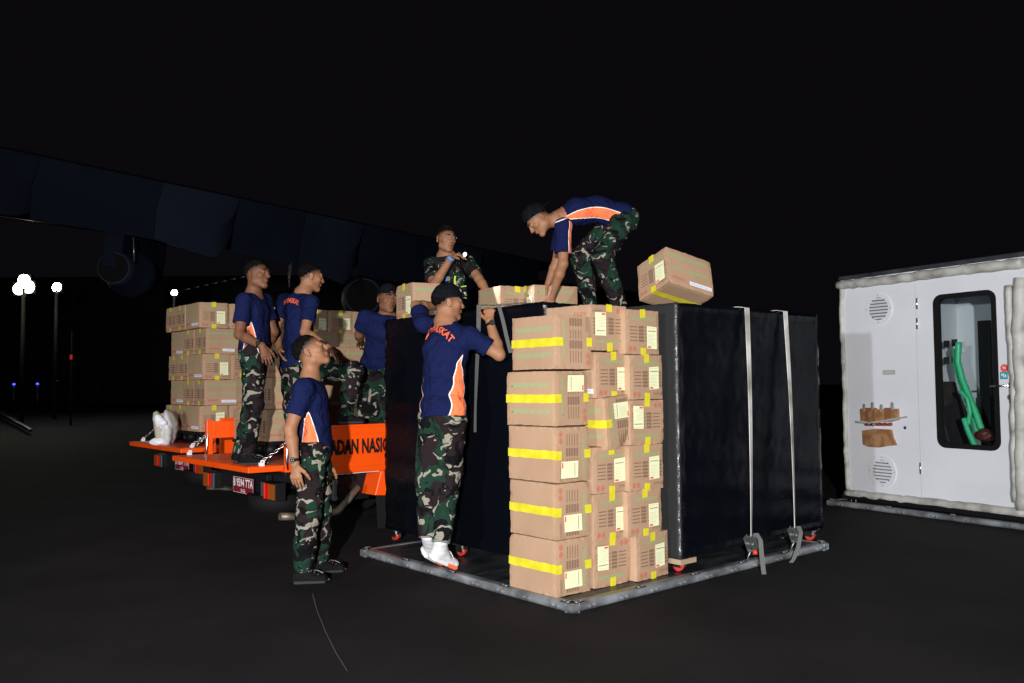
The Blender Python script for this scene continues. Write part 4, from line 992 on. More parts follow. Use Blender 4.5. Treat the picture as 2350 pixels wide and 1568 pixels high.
flap(1109, 1240, 1.5, 1.7, .25, .3)
# bright worn strips on two flap edges, flap supports
for (p0, p1, Y, r) in (((-10, 495), (182, 521), 15.0, .010), ((415, 537), (478, 556), 18.5, .016), ((663, 640), (672, 590), 20, .03)):
    b = MB(); b.tube([W(*p0, Y), W((p0[0]+p1[0])/2, (p0[1]+p1[1])/2+1, Y+.3), W(*p1, Y+.6)], r, 8); b.build('edge_strip', M['edge'], air)
def nacelle(px, py, Y, r, L, pyl):
    c = W(px, py, Y); d = nrm((wb-wa)*[1, 1, 0]); bk = nrm(np.array([-.05, 1, 0]))
    b = MB(); pts = [c-bk*.2, c, c+bk*.5, c+bk*L*.5, c+bk*L]; b.tube(pts, [r*.72, r*.8, r, r*1.15, r*.9], 28); n = b.build('engine_nacelle', M['plane'], air)
    b = MB(); b.disc(c-bk*.21, -bk, 0, r*.66, 28, 0, .01); b.build('exhaust_opening', M['plane_dk'], n)
    b = MB(); e = d*.18
    top = c+ZZ*(pyl)
    b.hexa([c-e-bk*.3, c+e-bk*.3, c+e+bk*2, c-e+bk*2, top-e*1.2-bk*.1, top+e*1.2-bk*.1, top+e*1.2+bk*2.2, top-e*1.2+bk*2.2]); b.build('pylon', M['plane'], n)
nacelle(270, 618, 16.5, .42, 1.2, .9)
nacelle(835, 682, 24, .7, 3.5, 1.3)
# landing gear leg and ladder-like stay seen under the wing
b = MB(); b.tube([W(306, 545, 16.2), W(308, 600, 16.2)], .012, 6); b.build('hydraulic_line', M['edge'], air)
b = MB(); b.tube([W(665, 590, 21), W(664, 660, 21)], .02, 8); b.build('strut', M['steel'], air)
b = MB()
for i in range(9): p = W(425+i*21, 665-i*4.6, 24); q = W(437+i*21, 662.5-i*4.6, 24); b.tube([p, q], .018, 6)
b.build('rivet_line', M['steel'], air)
# fuselage beyond
b = MB(); f0 = W(-300, 760, 40); b.tube([W(640, 745, 42), W(900, 735, 42), W(1150, 725, 42), W(1500, 715, 44)], [1.6, 2.0, 2.0, .9], 28); b.build('fuselage', M['plane_dk'], air)

# hangar far behind, floodlights, markers
b = MB(); b.lbox((-46, 75, 0), (-14, 95, 11)); h = b.build('hangar', M['hangar']); 
hh = empty('hangar_building', (-30, 75, 0), None, 'long dark hangar far behind the floodlights', 'building'); h.name = 'wall'; h.parent = hh; h.matrix_parent_inverse = hh.matrix_basis.inverted()
b = MB()
for i in range(6): b.lbox((-44.5+5.2*i, 74.9, 0), (-39.7+5.2*i, 74.97, 7.5))
b.build('door_leaf', mat('hangar_door', (.014, .015, .014), .7), hh, ws=True)
def flood(px, py, Y, heads, m, label, r):
    p = W(px, py, Y); t = empty('floodlight_mast', (p[0], p[1], 0), None, label, 'floodlight', 'floodlights on masts')
    b = MB(); b.tube([(0, 0, 0), (0, 0, p[2]-.1)], [.09, .06], 10); b.build('pole', M['mast'], t)
    for (dx, dz) in heads:
        b = MB(); b.box((dx, .12, p[2]+dz), (r*2.2, .2, r*2.2)); hd = b.build('lamp_head', M['mast'], t, .02)
        b = MB(); b.disc((dx, .0, p[2]+dz), (0, -1, 0), 0, r, 20, 0, .01); b.build('lamp_face', m, hd)
    L = bpy.data.lights.new('floodlight_beam', 'POINT'); L.energy = 120; L.color = (.9, .95, 1) if m == M['lamp_cool'] else (1, .95, .75); L.shadow_soft_size = .3
    lo = bpy.data.objects.new('floodlight_beam', L); COL.objects.link(lo); lo.location = (p[0], p[1]-1.2, p[2]-.5)
    return t
flood(55, 655, 30, [(-.16, -.12), (.16, -.06), (0, .17)], M['lamp_warm'], 'brightest floodlight mast with three yellowish lamps at the far left', .21)
flood(130, 660, 36, [(0, 0), (.02, .02)], M['lamp_cool'], 'white floodlight mast just right of the yellowish one', .18)
flood(400, 672, 42, [(0, 0)], M['lamp_cool'], 'smaller white floodlight mast alone above the truck cartons', .15)
for i, (x, y) in enumerate(((32, 882), (86, 881), (128, 873))):
    p = W(x, y, 60 if i < 2 else 64); t = empty('taxiway_light', (p[0], p[1], 0), None, ['leftmost', 'middle', 'rightmost'][i]+' of the three small blue taxiway lights on the dark horizon', 'light', 'blue taxiway lights')
    b = MB(); b.tube([(0, 0, 0), (0, 0, max(.1, p[2]-.05))], .05, 8); b.build('stem', M['steel'], t)
    b = MB(); b.tube([(0, 0, p[2]-.05), (0, 0, p[2]+.06)], [.10, .07], 10); b.build('lens', M['led_blue'], t)
# far equipment
p = W(165, 820, 30); t = empty('signal_post', (p[0], p[1], 0), None, 'thin post with a small red marker left of the truck cartons', 'post')
b = MB(); b.tube([(0, 0, 0), (0, 0, p[2]+.9)], .04, 8); b.build('post', M['mast'], t)
b = MB(); b.box((0, -.05, p[2]), (.08, .02, .16)); b.build('red_marker', mat('red_marker', (.5, .02, .03), .4, emit=(1, .05, .08), es=.25), t)
t = empty('equipment_dolly', (0, 0, 0), None, 'edge of a low metal dolly or loader ramp at the far left', 'dolly')
a, c = PZ(-40, 925, .45), PZ(66, 986, .16); d = np.array([0, .6, 0])
b = MB(); b.hexa([a-ZZ*.10, c-ZZ*.06, c+d*.3-ZZ*.06, a+d-ZZ*.1, a, c, c+d*.3, a+d]); b.build('deck', M['black'], t)
b = MB(); b.tube([a+ZZ*.012, (a+c)/2+ZZ*.012, c+ZZ*.005], .014, 8); b.build('metal_edge', M['steel'], t)
# ------------------------------------------------------------ people: implicit surfaces meshed with surface nets
def nets(F, lo, res):
    Sg = F < 0; sx, sy, sz = F.shape
    cnt = np.zeros((sx-1, sy-1, sz-1), np.int8)
    for i in (0, 1):
        for j in (0, 1):
            for k in (0, 1): cnt += Sg[i:sx-1+i, j:sy-1+j, k:sz-1+k]
    act = (cnt > 0) & (cnt < 8); idx = np.argwhere(act); n = len(idx)
    vid = np.full(act.shape, -1, np.int32); vid[act] = np.arange(n)
    pos = np.zeros((n, 3)); c = np.zeros(n); cor = [(i, j, k) for i in (0, 1) for j in (0, 1) for k in (0, 1)]
    val = {q: F[idx[:, 0]+q[0], idx[:, 1]+q[1], idx[:, 2]+q[2]] for q in cor}
    for a in cor:
        for ax in range(3):
            if a[ax] == 0:
                b = list(a); b[ax] = 1; b = tuple(b); f0, f1 = val[a], val[b]; m = (f0 < 0) != (f1 < 0)
                t = np.where(m, f0/np.where(m, f0-f1, 1), 0); p = np.array(a, float)[None]+0*t[:, None]; p[:, ax] += t
                pos += p*m[:, None]; c += m
    pos = (idx+pos/c[:, None])*res+lo
    faces = []
    for ax in range(3):
        sl0 = [slice(None)]*3; sl1 = [slice(None)]*3; sl0[ax] = slice(0, -1); sl1[ax] = slice(1, None)
        d = Sg[tuple(sl0)] != Sg[tuple(sl1)]; e = np.argwhere(d)
        o = [q for q in range(3) if q != ax]; ok = (e[:, o[0]] > 0) & (e[:, o[1]] > 0) & (e[:, o[0]] < F.shape[o[0]]-1) & (e[:, o[1]] < F.shape[o[1]]-1); e = e[ok]
        def g(da, db): q = e.copy(); q[:, o[0]] -= da; q[:, o[1]] -= db; return vid[q[:, 0], q[:, 1], q[:, 2]]
        quad = np.stack([g(1, 1), g(0, 1), g(0, 0), g(1, 0)], 1); ins = Sg[e[:, 0], e[:, 1], e[:, 2]]
        flip = ins if ax != 1 else ~ins
        quad[~flip] = quad[~flip][:, ::-1]; faces.append(quad)
    return pos, np.concatenate(faces)
class Field:
    def __init__(s, lo, hi, res):
        s.res = res; s.lo = np.floor(np.array(lo)/res)*res; n = np.ceil((np.array(hi)-s.lo)/res).astype(int)+1
        s.ax = [s.lo[i]+res*np.arange(n[i]) for i in range(3)]; s.F = np.full(tuple(n), .2, np.float32)
    def sl(s, lo, hi):
        r = []
        for i in range(3):
            a = int(max(0, np.floor((lo[i]-s.lo[i])/s.res))); b = int(min(len(s.ax[i]), np.ceil((hi[i]-s.lo[i])/s.res)+1)); r.append(slice(a, max(a, b)))
        return tuple(r)
    def pts(s, sl): return s.ax[0][sl[0]][:, None, None], s.ax[1][sl[1]][None, :, None], s.ax[2][sl[2]][None, None, :]
    def add(s, fn, lo, hi, k=.02, mode='u'):
        sl = s.sl(np.array(lo)-k-.01, np.array(hi)+k+.01)
        if any(q.stop <= q.start for q in sl): return
        d = fn(*s.pts(sl)); A = s.F[sl]
        if mode == 'u':
            h = np.clip(.5+.5*(A-d)/k, 0, 1); s.F[sl] = A*(1-h)+d*h-k*h*(1-h)
        else:
            h = np.clip(.5-.5*(A+d)/k, 0, 1); s.F[sl] = A*(1-h)-d*h+k*h*(1-h)
    def cone(s, a, b, ra, rb, k=.02, side=None, sq=(1, 1), mode='u'):
        a = np.array(a, float); b = np.array(b, float); ba = b-a; L2 = max(ba@ba, 1e-9); R = max(ra*(sq[0]), rb*(sq[1]), ra, rb)
        def fn(x, y, z):
            px, py, pz = x-a[0], y-a[1], z-a[2]; h = np.clip((px*ba[0]+py*ba[1]+pz*ba[2])/L2, 0, 1)
            qx, qy, qz = px-h*ba[0], py-h*ba[1], pz-h*ba[2]; n2 = qx*qx+qy*qy+qz*qz
            if side is not None:
                l = qx*side[0]+qy*side[1]+qz*side[2]; q = sq[0]+(sq[1]-sq[0])*h; n2 = n2-l*l+(l/q)**2
            return np.sqrt(np.maximum(n2, 0))-(ra+(rb-ra)*h)
        s.add(fn, np.minimum(a, b)-R, np.maximum(a, b)+R, k, mode)
    def ell(s, c, B, r, k=.02, mode='u'):   # B: rows are local axes
        c = np.array(c, float); r = np.array(r, float); R = r.max()
        def fn(x, y, z):
            px, py, pz = x-c[0], y-c[1], z-c[2]
            l = [(px*B[i][0]+py*B[i][1]+pz*B[i][2]) for i in range(3)]
            k0 = np.sqrt(sum((l[i]/r[i])**2 for i in range(3))); k1 = np.sqrt(sum((l[i]/r[i]**2)**2 for i in range(3)))+1e-9
            return k0*(k0-1)/k1
        s.add(fn, c-R, c+R, k, mode)
    def cut(s, p, n, k=.006, near=None, R=.2):   # remove the half space on the n side (optionally only near a point)
        p = np.array(p, float); n = nrm(n); near = p if near is None else near
        sl = s.sl(near-R, near+R); x, y, z = s.pts(sl); d = (x-p[0])*n[0]+(y-p[1])*n[1]+(z-p[2])*n[2]
        A = s.F[sl]; dist = np.sqrt((x-near[0])**2+(y-near[1])**2+(z-near[2])**2)
        s.F[sl] = np.where(dist < R, np.maximum(A, d), A)
    def disp(s, fn): x, y, z = s.ax[0][:, None, None], s.ax[1][None, :, None], s.ax[2][None, None, :]; s.F += fn(x, y, z).astype(np.float32)
    def mesh(s, name): v, f = nets(s.F, s.lo, s.res); return v, f
def folds(seed, amp, sc=(26, 26, 26)):
    r = np.random.RandomState(seed); D = [nrm(r.randn(3)) for _ in range(4)]; ph = r.rand(4)*6.28
    def fn(x, y, z):
        w = .35*np.sin(9*(x*D[2][0]+y*D[2][1]+z*D[2][2])+ph[2])
        a = np.sin(sc[0]*(x*D[0][0]+y*D[0][1]+z*D[0][2])+ph[0]+3*w); b = np.sin(sc[1]*(x*D[1][0]+y*D[1][1]+z*D[1][2])+ph[1]-4*w)
        c = np.sin(sc[2]*1.8*(x*D[3][0]+y*D[3][1]+z*D[3][2])+ph[3]+5*w)
        return amp*(.6*(1-2*np.abs(a))*.7+.4*b*.6+.35*c*.6)
    return fn
def head(Fd, c, fw, up, ear=True):
    f = nrm(fw); r = nrm(np.cross(f, up)); u = np.cross(r, f); B = (r, f, u); L = lambda x, y, z: c+r*x+f*y+u*z
    Fd.ell(L(0, -.012, .033), B, (.074, .094, .083), .02)
    Fd.ell(L(0, .030, -.022), B, (.060, .060, .078), .03)
    Fd.cone(L(-.045, .004, -.058), L(-.012, .066, -.092), .022, .019, .022); Fd.cone(L(.045, .004, -.058), L(.012, .066, -.092), .022, .019, .022)
    Fd.ell(L(0, .070, -.090), B, (.021, .018, .018), .016)
    for s in (-1, 1):
        Fd.ell(L(s*.044, .058, -.012), B, (.020, .022, .020), .018)
        Fd.ell(L(s*.031, .098, .016), B, (.017, .016, .011), .012, 'd')
        Fd.ell(L(s*.030, .081, .014), B, (.015, .012, .0105), .006)
        Fd.cone(L(s*.014, .088, .034), L(s*.046, .076, .033), .009, .007, .012)
        Fd.ell(L(s*.0125, .101, -.026), B, (.0085, .009, .0075), .006)
        if ear:
            e0 = L(s*.076, -.012, .000); es = nrm(r*s*.86-f*.5); Be = (es, nrm(f+es*-(f@es)), u)
            Fd.ell(e0+es*.006, Be, (.0075, .019, .031), .005); Fd.ell(e0+es*.014+f*.002+u*.003, Be, (.006, .010, .019), .004, 'd'); Fd.ell(e0+es*.004+f*.008-u*.024, Be, (.006, .008, .009), .004)
    Fd.cone(L(0, .086, .026), L(0, .108, -.018), .008, .011, .010); Fd.ell(L(0, .110, -.021), B, (.011, .010, .009), .006)
    Fd.ell(L(0, .090, -.046), B, (.021, .011, .0055), .006); Fd.ell(L(0, .0885, -.0575), B, (.018, .011, .0065), .006); Fd.ell(L(0, .102, -.0515), B, (.021, .005, .0016), .003, 'd')
    return L, B
def hand(Fd, w, fd, pn, side, curl=.35, spread=.0, grip=None, k=.006):
    """w wrist, fd hand direction, pn direction the palm faces, side = towards the thumb"""
    fd = nrm(fd); pn = nrm(np.array(pn)-fd*(np.array(pn)@fd)); sd = np.cross(fd, pn); sd = sd if sd@np.array(side) > 0 else -sd
    Fd.cone(w-fd*.01, w+fd*.078, .0165, .0150, .012, sd, (1.45, 2.45))
    ln = (.070, .078, .073, .058); off = (.031, .0105, -.0105, -.030)
    for i in range(4):
        b = w+fd*(.080-.005*abs(i-1))+sd*off[i]; d = nrm(fd+sd*(off[i]*(1.5+spread*14))); c = curl*(1+.12*i) if grip is None else grip[i]
        for j, q in enumerate((.44, .31, .25)):
            a = c*(.75, .75, .5)[j]; d = nrm(d*math.cos(a)+pn*math.sin(a)); e = b+d*ln[i]*q*1.05; r0 = .0092-.0010*j
            Fd.cone(b, e, r0, r0-.0009, .004 if j else .008); b = e
    b = w+fd*.022+sd*.026+pn*.004; d = nrm(fd*.72+sd*.62+pn*.25)
    for j, q in enumerate((.042, .032, .026)):
        e = b+d*q; Fd.cone(b, e, .0125-.0015*j, .0112-.0015*j, .008); b = e; d = nrm(d+fd*.25+pn*.22-sd*.12)
def person(name_label, J, opt):
    """J: joints in world space"""
    P = lambda k: np.array(J[k], float)
    spine = [P('pelvis'), P('mid'), P('chest'), P('neck')]
    hs = nrm(P('hipR')-P('hipL')); ss = nrm(P('shR')-P('shL'))
    sc = opt.get('scale', 1.0); skin = M[opt.get('skin', 'skinA')]
    t = empty('person', (J['base'][0], J['base'][1], J['base'][2]), None, name_label, 'person', opt.get('group'))
    def out(name, Fd, m, parent=t, attrs=None):
        v, f = Fd.mesh(name); base = np.array(J['base']); me = npmesh(name, v-base, f, True)
        if attrs:
            for an, fn in attrs.items():
                a = me.attributes.new(an, 'FLOAT', 'POINT'); a.data.foreach_set('value', np.asarray(fn(v), np.float32))
        return lk(name, me, parent, m), v
    allj = np.array([v for k, v in J.items() if k not in ('fw', 'up', 'base') and not k.startswith('d_')]); lo, hi = allj.min(0)-.16, allj.max(0)+.16
    # ---- body
    res = .0052; Fd = Field(lo, hi, res); hc = P('head'); fw, up = nrm(J['fw']), nrm(J['up'])
    L, B = head(Fd, hc, fw, up)
    f = B[1]; u = B[2]
    Fd.cone(P('neck')+nrm(P('chest')-P('neck'))*.03, L(0, -.022, -.055), .060, .052, .03); 
    rad = (.10, .092, .100, .062); lat = (1.3, 1.28, 1.4, 1.5)
    for i in range(3): Fd.cone(spine[i], spine[i+1], rad[i], rad[i+1], .03, nrm(hs*(1-i/2.5)+ss*i/2.5), (lat[i], lat[i+1]))
    Fd.cone(P('shR'), P('shL'), .045, .045, .04)
    for s in 'RL':
        sh, el, wr = P('sh'+s), P('el'+s), P('wr'+s)
        Fd.cone(sh, sh*.45+el*.55, .048, .043, .03); Fd.cone(sh*.5+el*.5, el, .044, .0375, .02); m = el*.68+wr*.32
        Fd.cone(el, m, .0375, .0395, .02); Fd.cone(m, wr, .0395, .0265, .015)
        hd = J.get('d_hand'+s); 
        if hd is not None: hand(Fd, wr, *hd)
        hp, kn, an = P('hip'+s), P('kn'+s), P('an'+s)
        Fd.cone(hp, kn, .078, .054, .03); Fd.cone(kn, kn*.6+an*.4, .053, .053, .02); Fd.cone(kn*.6+an*.4, an, .052, .036, .02)
    v_l = lambda v: np.stack([(v-hc)@B[0], (v-hc)@B[1], (v-hc)@B[2]], 1)
    hl = opt.get('hairline', .0)
    def hplane(q): return q[:, 2]-(-.035+(q[:, 1]+.09)*.62+hl)      # above this plane: hair
    def tint(v):
        q = v_l(v); d = hplane(q); ok = (np.linalg.norm(q-np.array([0, 0, .03]), axis=1) < .14) & (q[:, 1] < .092)
        ear_ok = (np.abs(q[:, 0]) < .092) & ~((np.abs(q[:, 0]) > .0765) & (np.abs(q[:, 1]+.010) < .028) & (q[:, 2] < .036))
        fade = np.clip((d+.028)/.058, 0, 1)*ok*ear_ok*.95
        br = np.zeros(len(q))
        for s in (-1, 1):
            bx = (q[:, 0]*s-.031)/.019; bz = (q[:, 2]-(.0335-.004*bx**2))/.0042; br = np.maximum(br, np.clip(1.3-(bx**2)**1.5-bz**2, 0, 1)*(q[:, 1] > .06))
        nost = np.zeros(len(q))
        return np.maximum(np.maximum(fade, br*.9), nost)
    def lips(v):
        q = v_l(v); d = (q[:, 0]/.022)**2+((q[:, 2]+.052)/.0085)**2; return np.clip(1.4-d, 0, 1)*(q[:, 1] > .075)*.8
    body, _ = out('body', Fd, skin, attrs={'tint': tint, 'lips': lips}); del Fd
    # eyes
    look = opt.get('look', 0.0)
    for s in (-1, 1):
        bm = bmesh.new(); bmesh.ops.create_uvsphere(bm, u_segments=16, v_segments=10, radius=1); c = L(s*.031, .0850, .0140)-np.array(J['base'])
        for vv in bm.verts: q = np.array(vv.co)*np.array((.0112, .0082, .0042)); vv.co = Vector(c+B[0]*q[0]+B[1]*q[1]+B[2]*q[2])
        me = bpy.data.meshes.new('eye'); bm.to_mesh(me); bm.free(); me.polygons.foreach_set('use_smooth', [True]*len(me.polygons)); e = lk('eye', me, body, M['eyew'])
        bm = bmesh.new(); bmesh.ops.create_uvsphere(bm, u_segments=12, v_segments=8, radius=1); c = L(s*.031+look*.005, .0890, .0140)-np.array(J['base'])
        for vv in bm.verts: q = np.array(vv.co)*np.array((.0052, .0050, .0050)); vv.co = Vector(c+B[0]*q[0]+B[1]*q[1]+B[2]*q[2])
        me = bpy.data.meshes.new('iris'); bm.to_mesh(me); bm.free(); me.polygons.foreach_set('use_smooth', [True]*len(me.polygons)); lk('iris', me, e, M['eyed'])
    for s in (-1, 1):
        b = MB(); b.tube([L(s*.013, .0985, .031)-np.array(J['base']), L(s*.024, .0985, .0365)-np.array(J['base']), L(s*.037, .0915, .037)-np.array(J['base']), L(s*.048, .079, .032)-np.array(J['base'])], [.0028, .0036, .0032, .0018], 6); b.build('eyebrow', M['brow'], body)
    # ---- hair
    hr = opt.get('hair', .007); Hd = Field(hc-.16, hc+.18, .0045)
    Hd.ell(L(0, -.013, .034), B, (.0775+hr*.6, .097+hr*.5, .085+hr), .02)
    if opt.get('quiff'): Hd.ell(L(0, .045, .098), B, (.055, .045, .028), .02); Hd.ell(L(.02, .02, .105), B, (.045, .05, .022), .02)
    x, y, z = Hd.ax[0][:, None, None], Hd.ax[1][None, :, None], Hd.ax[2][None, None, :]
    qx = (x-hc[0])*B[0][0]+(y-hc[1])*B[0][1]+(z-hc[2])*B[0][2]; qy = (x-hc[0])*B[1][0]+(y-hc[1])*B[1][1]+(z-hc[2])*B[1][2]; qz = (x-hc[0])*B[2][0]+(y-hc[1])*B[2][1]+(z-hc[2])*B[2][2]
    side = opt.get('fade', .03)
    cutp = (-.035+(qy+.09)*.62+hl+side*np.clip(1-np.abs(qy)/.12, 0, 1))-qz
    cutp = cutp+.004*np.sin(qx*120+2)*np.sin(qy*140)+.003*np.sin(qy*260+qx*90)
    Hd.F = (Hd.F+(hr*.5+.006)*(1-np.clip(-cutp/.045, 0, 1))).astype(np.float32)
    Hd.F = np.maximum(Hd.F+.0014*np.sin(qx*190)*np.sin(qy*170+1)+.0012*np.sin(qz*210+qy*90), cutp*.8).astype(np.float32)
    if opt.get('cap') is None or opt.get('hair_under'):
        out('hair', Hd, M['hair'])
    # ---- cap
    if opt.get('cap') is not None:
        Cd = Field(hc-.22, hc+.22, .005); yb = opt['cap']    # +1 forward, -1 backward
        ct = opt.get('captilt', 0.0)
        Cd.ell(L(0, -.010, .040), B, (.083, .103, .090), .01); Cd.ell(L(0, .005, .075), B, (.066, .078, .066), .03)
        base = L(0, 0, .040+ct); nn = -nrm(u-f*opt.get('capslope', .12)); Cd.F = np.maximum(Cd.F, ((Cd.ax[0][:, None, None]-base[0])*nn[0]+(Cd.ax[1][None, :, None]-base[1])*nn[1]+(Cd.ax[2][None, None, :]-base[2])*nn[2])).astype(np.float32)
        Cd.disp(folds(5, .0022, (60, 70, 50)))
        if opt.get('gap'): Cd.ell(L(0.0, .098, .068), B, (.034, .03, .017), .004, 'd')
        co, _ = out('cap', Cd, M['cap'])
        if yb != 0:
            Bd = Field(hc-.26, hc+.26, .005); cs = L(0, .0, .046+ct)+f*yb*.085
            fwd = nrm(f*yb-u*.18); n = np.cross(B[0], fwd)
            x, y, z = Bd.ax[0][:, None, None], Bd.ax[1][None, :, None], Bd.ax[2][None, None, :]
            lx = (x-cs[0])*B[0][0]+(y-cs[1])*B[0][1]+(z-cs[2])*B[0][2]; ly = (x-cs[0])*fwd[0]+(y-cs[1])*fwd[1]+(z-cs[2])*fwd[2]; lz = (x-cs[0])*n[0]+(y-cs[1])*n[1]+(z-cs[2])*n[2]
            lz = lz*(1 if n@u > 0 else -1)+lx*lx*3.0
            e = np.sqrt((lx/.074)**2+(ly/.078)**2)-1; Bd.F = np.maximum(np.maximum(e*.07, np.abs(lz)-.0035), -ly-.02).astype(np.float32)
            out('brim', Bd, M['cap'], co)
    # ---- shirt
    mats = M[opt.get('shirt', 'shirt')]; R = .0075; Sd = Field(lo-.04, hi+.04, R)
    dn = nrm(spine[0]-spine[1]); hem = spine[0]+dn*opt.get('hem', .06); ends = [spine[0]+dn*(opt.get('hem', .06)+.06)]+spine
    rd = (.118, .113, .104, .110, .055); lt = (1.34, 1.34, 1.34, 1.48, 1.45)
    bulk = opt.get('bulk', 1.0)
    for i in range(4): Sd.cone(ends[i], ends[i+1], rd[i]*bulk, rd[i+1]*bulk, .035, nrm(hs*(1-i/3.2)+ss*i/3.2), (lt[i], lt[i+1]))
    Sd.cone(P('shR'), P('shL'), .060, .060, .04)
    cuffs = []
    for s in 'RL':
        sh, el = P('sh'+s), P('el'+s); d = nrm(el-sh); ln = np.linalg.norm(el-sh); cut = sh+d*ln*opt.get('sleeve', .66)
        Sd.cone(sh, sh+d*(ln*.66+.05), .060, .064, .035); cuffs.append((cut, d, sh, el))
    Sd.disp(folds(opt['seed'], opt.get('fold', .0075), (24, 30, 26)))
    for (c, d, sh, el) in cuffs:
        Sd.cut(c, d, near=c+d*.09, R=.12)
    Sd.cut(hem, dn, near=hem+dn*.12, R=.27)
    nk = P('neck'); nd = nrm(P('head')-nk)
    Sd.cone(nk+nd*.055, nk+nd*.2, .066, .072, .008, mode='d')
    spn = ends[1:]
    T = opt.get('panel', .30)
    def pn(v):
        # distance of each point from the edge of the side panel
        best = None; tt = np.zeros(len(v)); dd = np.zeros(len(v)); bd = np.full(len(v), 9.); acc = 0
        c0 = [hem]+spn; pts = []
        for i in range(len(c0)-1):
            q0, q1, q2, q3 = c0[max(i-1, 0)], c0[i], c0[i+1], c0[min(i+2, len(c0)-1)]
            for k in range(5):
                w_ = k/5; pts.append(.5*(2*q1+(q2-q0)*w_+(2*q0-5*q1+4*q2-q3)*w_**2+(3*q1-q0-3*q2+q3)*w_**3))
        pts.append(c0[-1]); NP = len(pts)-1
        for i in range(len(pts)-1):
            a, b = pts[i], pts[i+1]; ba = b-a; l = np.linalg.norm(ba); h = np.clip(((v-a)@ba)/(l*l), 0, 1); q = v-a-h[:, None]*ba; dist = np.linalg.norm(q, axis=1)
            sd = nrm(hs*(1-i/NP)+ss*i/NP); dep = nrm(np.cross(ba/l, sd)); m = dist < bd
            bd[m] = dist[m]; tt[m] = acc+h[m]*l; dd[m] = (q[m])@dep; acc += l
        w = opt.get('pw', .062)*(1-np.clip(tt/T, 0, 2)**opt.get('pexp', 2.0)); o = np.abs(dd-opt.get('poff', 0.0))-w
        for (c, d, sh, el) in cuffs:
            e2 = el-sh; h = np.clip(((v-sh)@e2)/(e2@e2), 0, 1); da = np.linalg.norm(v-sh-h[:, None]*e2, axis=1); o = np.maximum(o, .082-da-(h < .12)*.05)
        if 'sstrip' in opt:
            c, d, sh, el = cuffs[opt['sstrip'][0]]; bd_ = np.array(opt['sstrip'][1], float); bd_ = nrm(bd_-d*(bd_@d)); td_ = np.cross(d, bd_); e2 = el-sh
            h = (v-sh)@e2/(e2@e2); q = v-sh-h[:, None]*e2; da = np.linalg.norm(q, axis=1); s2 = np.maximum(np.abs(q@td_)-.017, np.maximum(-(q@bd_)+.01, np.maximum(da-.12, -.1-h))); o = np.minimum(o, s2)
        return o
    so, sv = out('shirt', Sd, mats, attrs={'pn': pn} if opt.get('shirt', 'shirt') == 'shirt' else None)
    # ---- trousers
    Td = Field(lo-.04, hi+.04, R); pv = P('pelvis'); tf = nrm(np.cross(nrm(spine[1]-spine[0]), hs))
    Td.cone(pv+(spine[1]-pv)*.35, pv-nrm(spine[1]-pv)*.03, .098, .108, .03, hs, (1.32, 1.36))
    for s in 'RL':
        hp, kn, an = P('hip'+s), P('kn'+s), P('an'+s); g = opt.get('baggy', 1.0)
        Td.cone(hp, kn, .096*g, .077*g, .045); Td.cone(kn, kn*.45+an*.55, .077*g, .067*g, .03); Td.cone(kn*.45+an*.55, an, .067*g, .059*g, .03)
        out_s = hs*(1 if s == 'R' else -1); m = hp*.32+kn*.68+out_s*.055; dl = nrm(kn-hp); fr = nrm(np.cross(out_s, dl))
        Td.cone(m-dl*.075, m+dl*.075, .030, .034, .012, fr, (2.1, 2.1))
    Td.disp(folds(opt['seed']+20, .0105, (30, 24, 34)))
    for s in 'RL':
        kn, an = P('kn'+s), P('an'+s); d = nrm(an-kn); Td.cut(an+d*opt.get('tl', .015), d, near=an+d*.12, R=.125)
    tr, _ = out('trousers', Td, M['camo'])
    if opt.get('cuff'):
        for s in 'RL':
            kn, an = P('kn'+s), P('an'+s); d = nrm(an-kn); Ud = Field(an-.15, an+.15, .007); Ud.cone(an-d*.09, an+d*.03, .063, .058, .01); Ud.cut(an+d*.018, d, near=an+d*.018, R=.2); Ud.cut(an-d*.07, -d, near=an-d*.07, R=.2); out('turned_up_cuff', Ud, M['cuff'])
    # ---- shoes
    for s in 'RL':
        an = P('an'+s); toe = np.array(J['toe'+s], float); heel = np.array(J['heel'+s], float); d = nrm(toe-heel); upv = nrm(an-heel-d*((an-heel)@d)); sidev = np.cross(d, upv)
        Ld = np.linalg.norm(toe-heel); lo2 = np.minimum(np.minimum(toe, heel), an)-.1; hi2 = np.maximum(np.maximum(toe, heel), an)+.1
        Ud = Field(lo2, hi2, .0055)
        Ud.cone(heel+d*.045+upv*.045, toe-d*.055+upv*.036, .036, .030, .02, sidev, (1.0, 1.3)); Ud.cone(heel+d*.05+upv*.05, an+upv*.0, .040, .043, .03); Ud.cone(heel+d*.11+upv*.06, an, .03, .03, .03)
        Ud.cut(heel+upv*.028, -upv, near=heel+d*.13, R=.25)
        Ud.disp(folds(opt['seed']+3, .0018, (90, 80, 70)))
        sh, _ = out('shoe', Ud, M[opt.get('shoe', 'shoe_b')])
        Wd = Field(lo2, hi2, .0055); th = opt.get('sole', .012)
        Wd.cone(heel+d*.036+upv*.016, toe-d*.046+upv*(.016+.004), th*1.4, th*1.2, .01, sidev, (2.3*.014/th, 2.6*.014/th)); Wd.cut(heel-upv*.0, -upv, near=heel+d*.13, R=.25); Wd.cut(heel+upv*(.032 if th < .015 else .036), upv, near=heel+d*.13, R=.25)
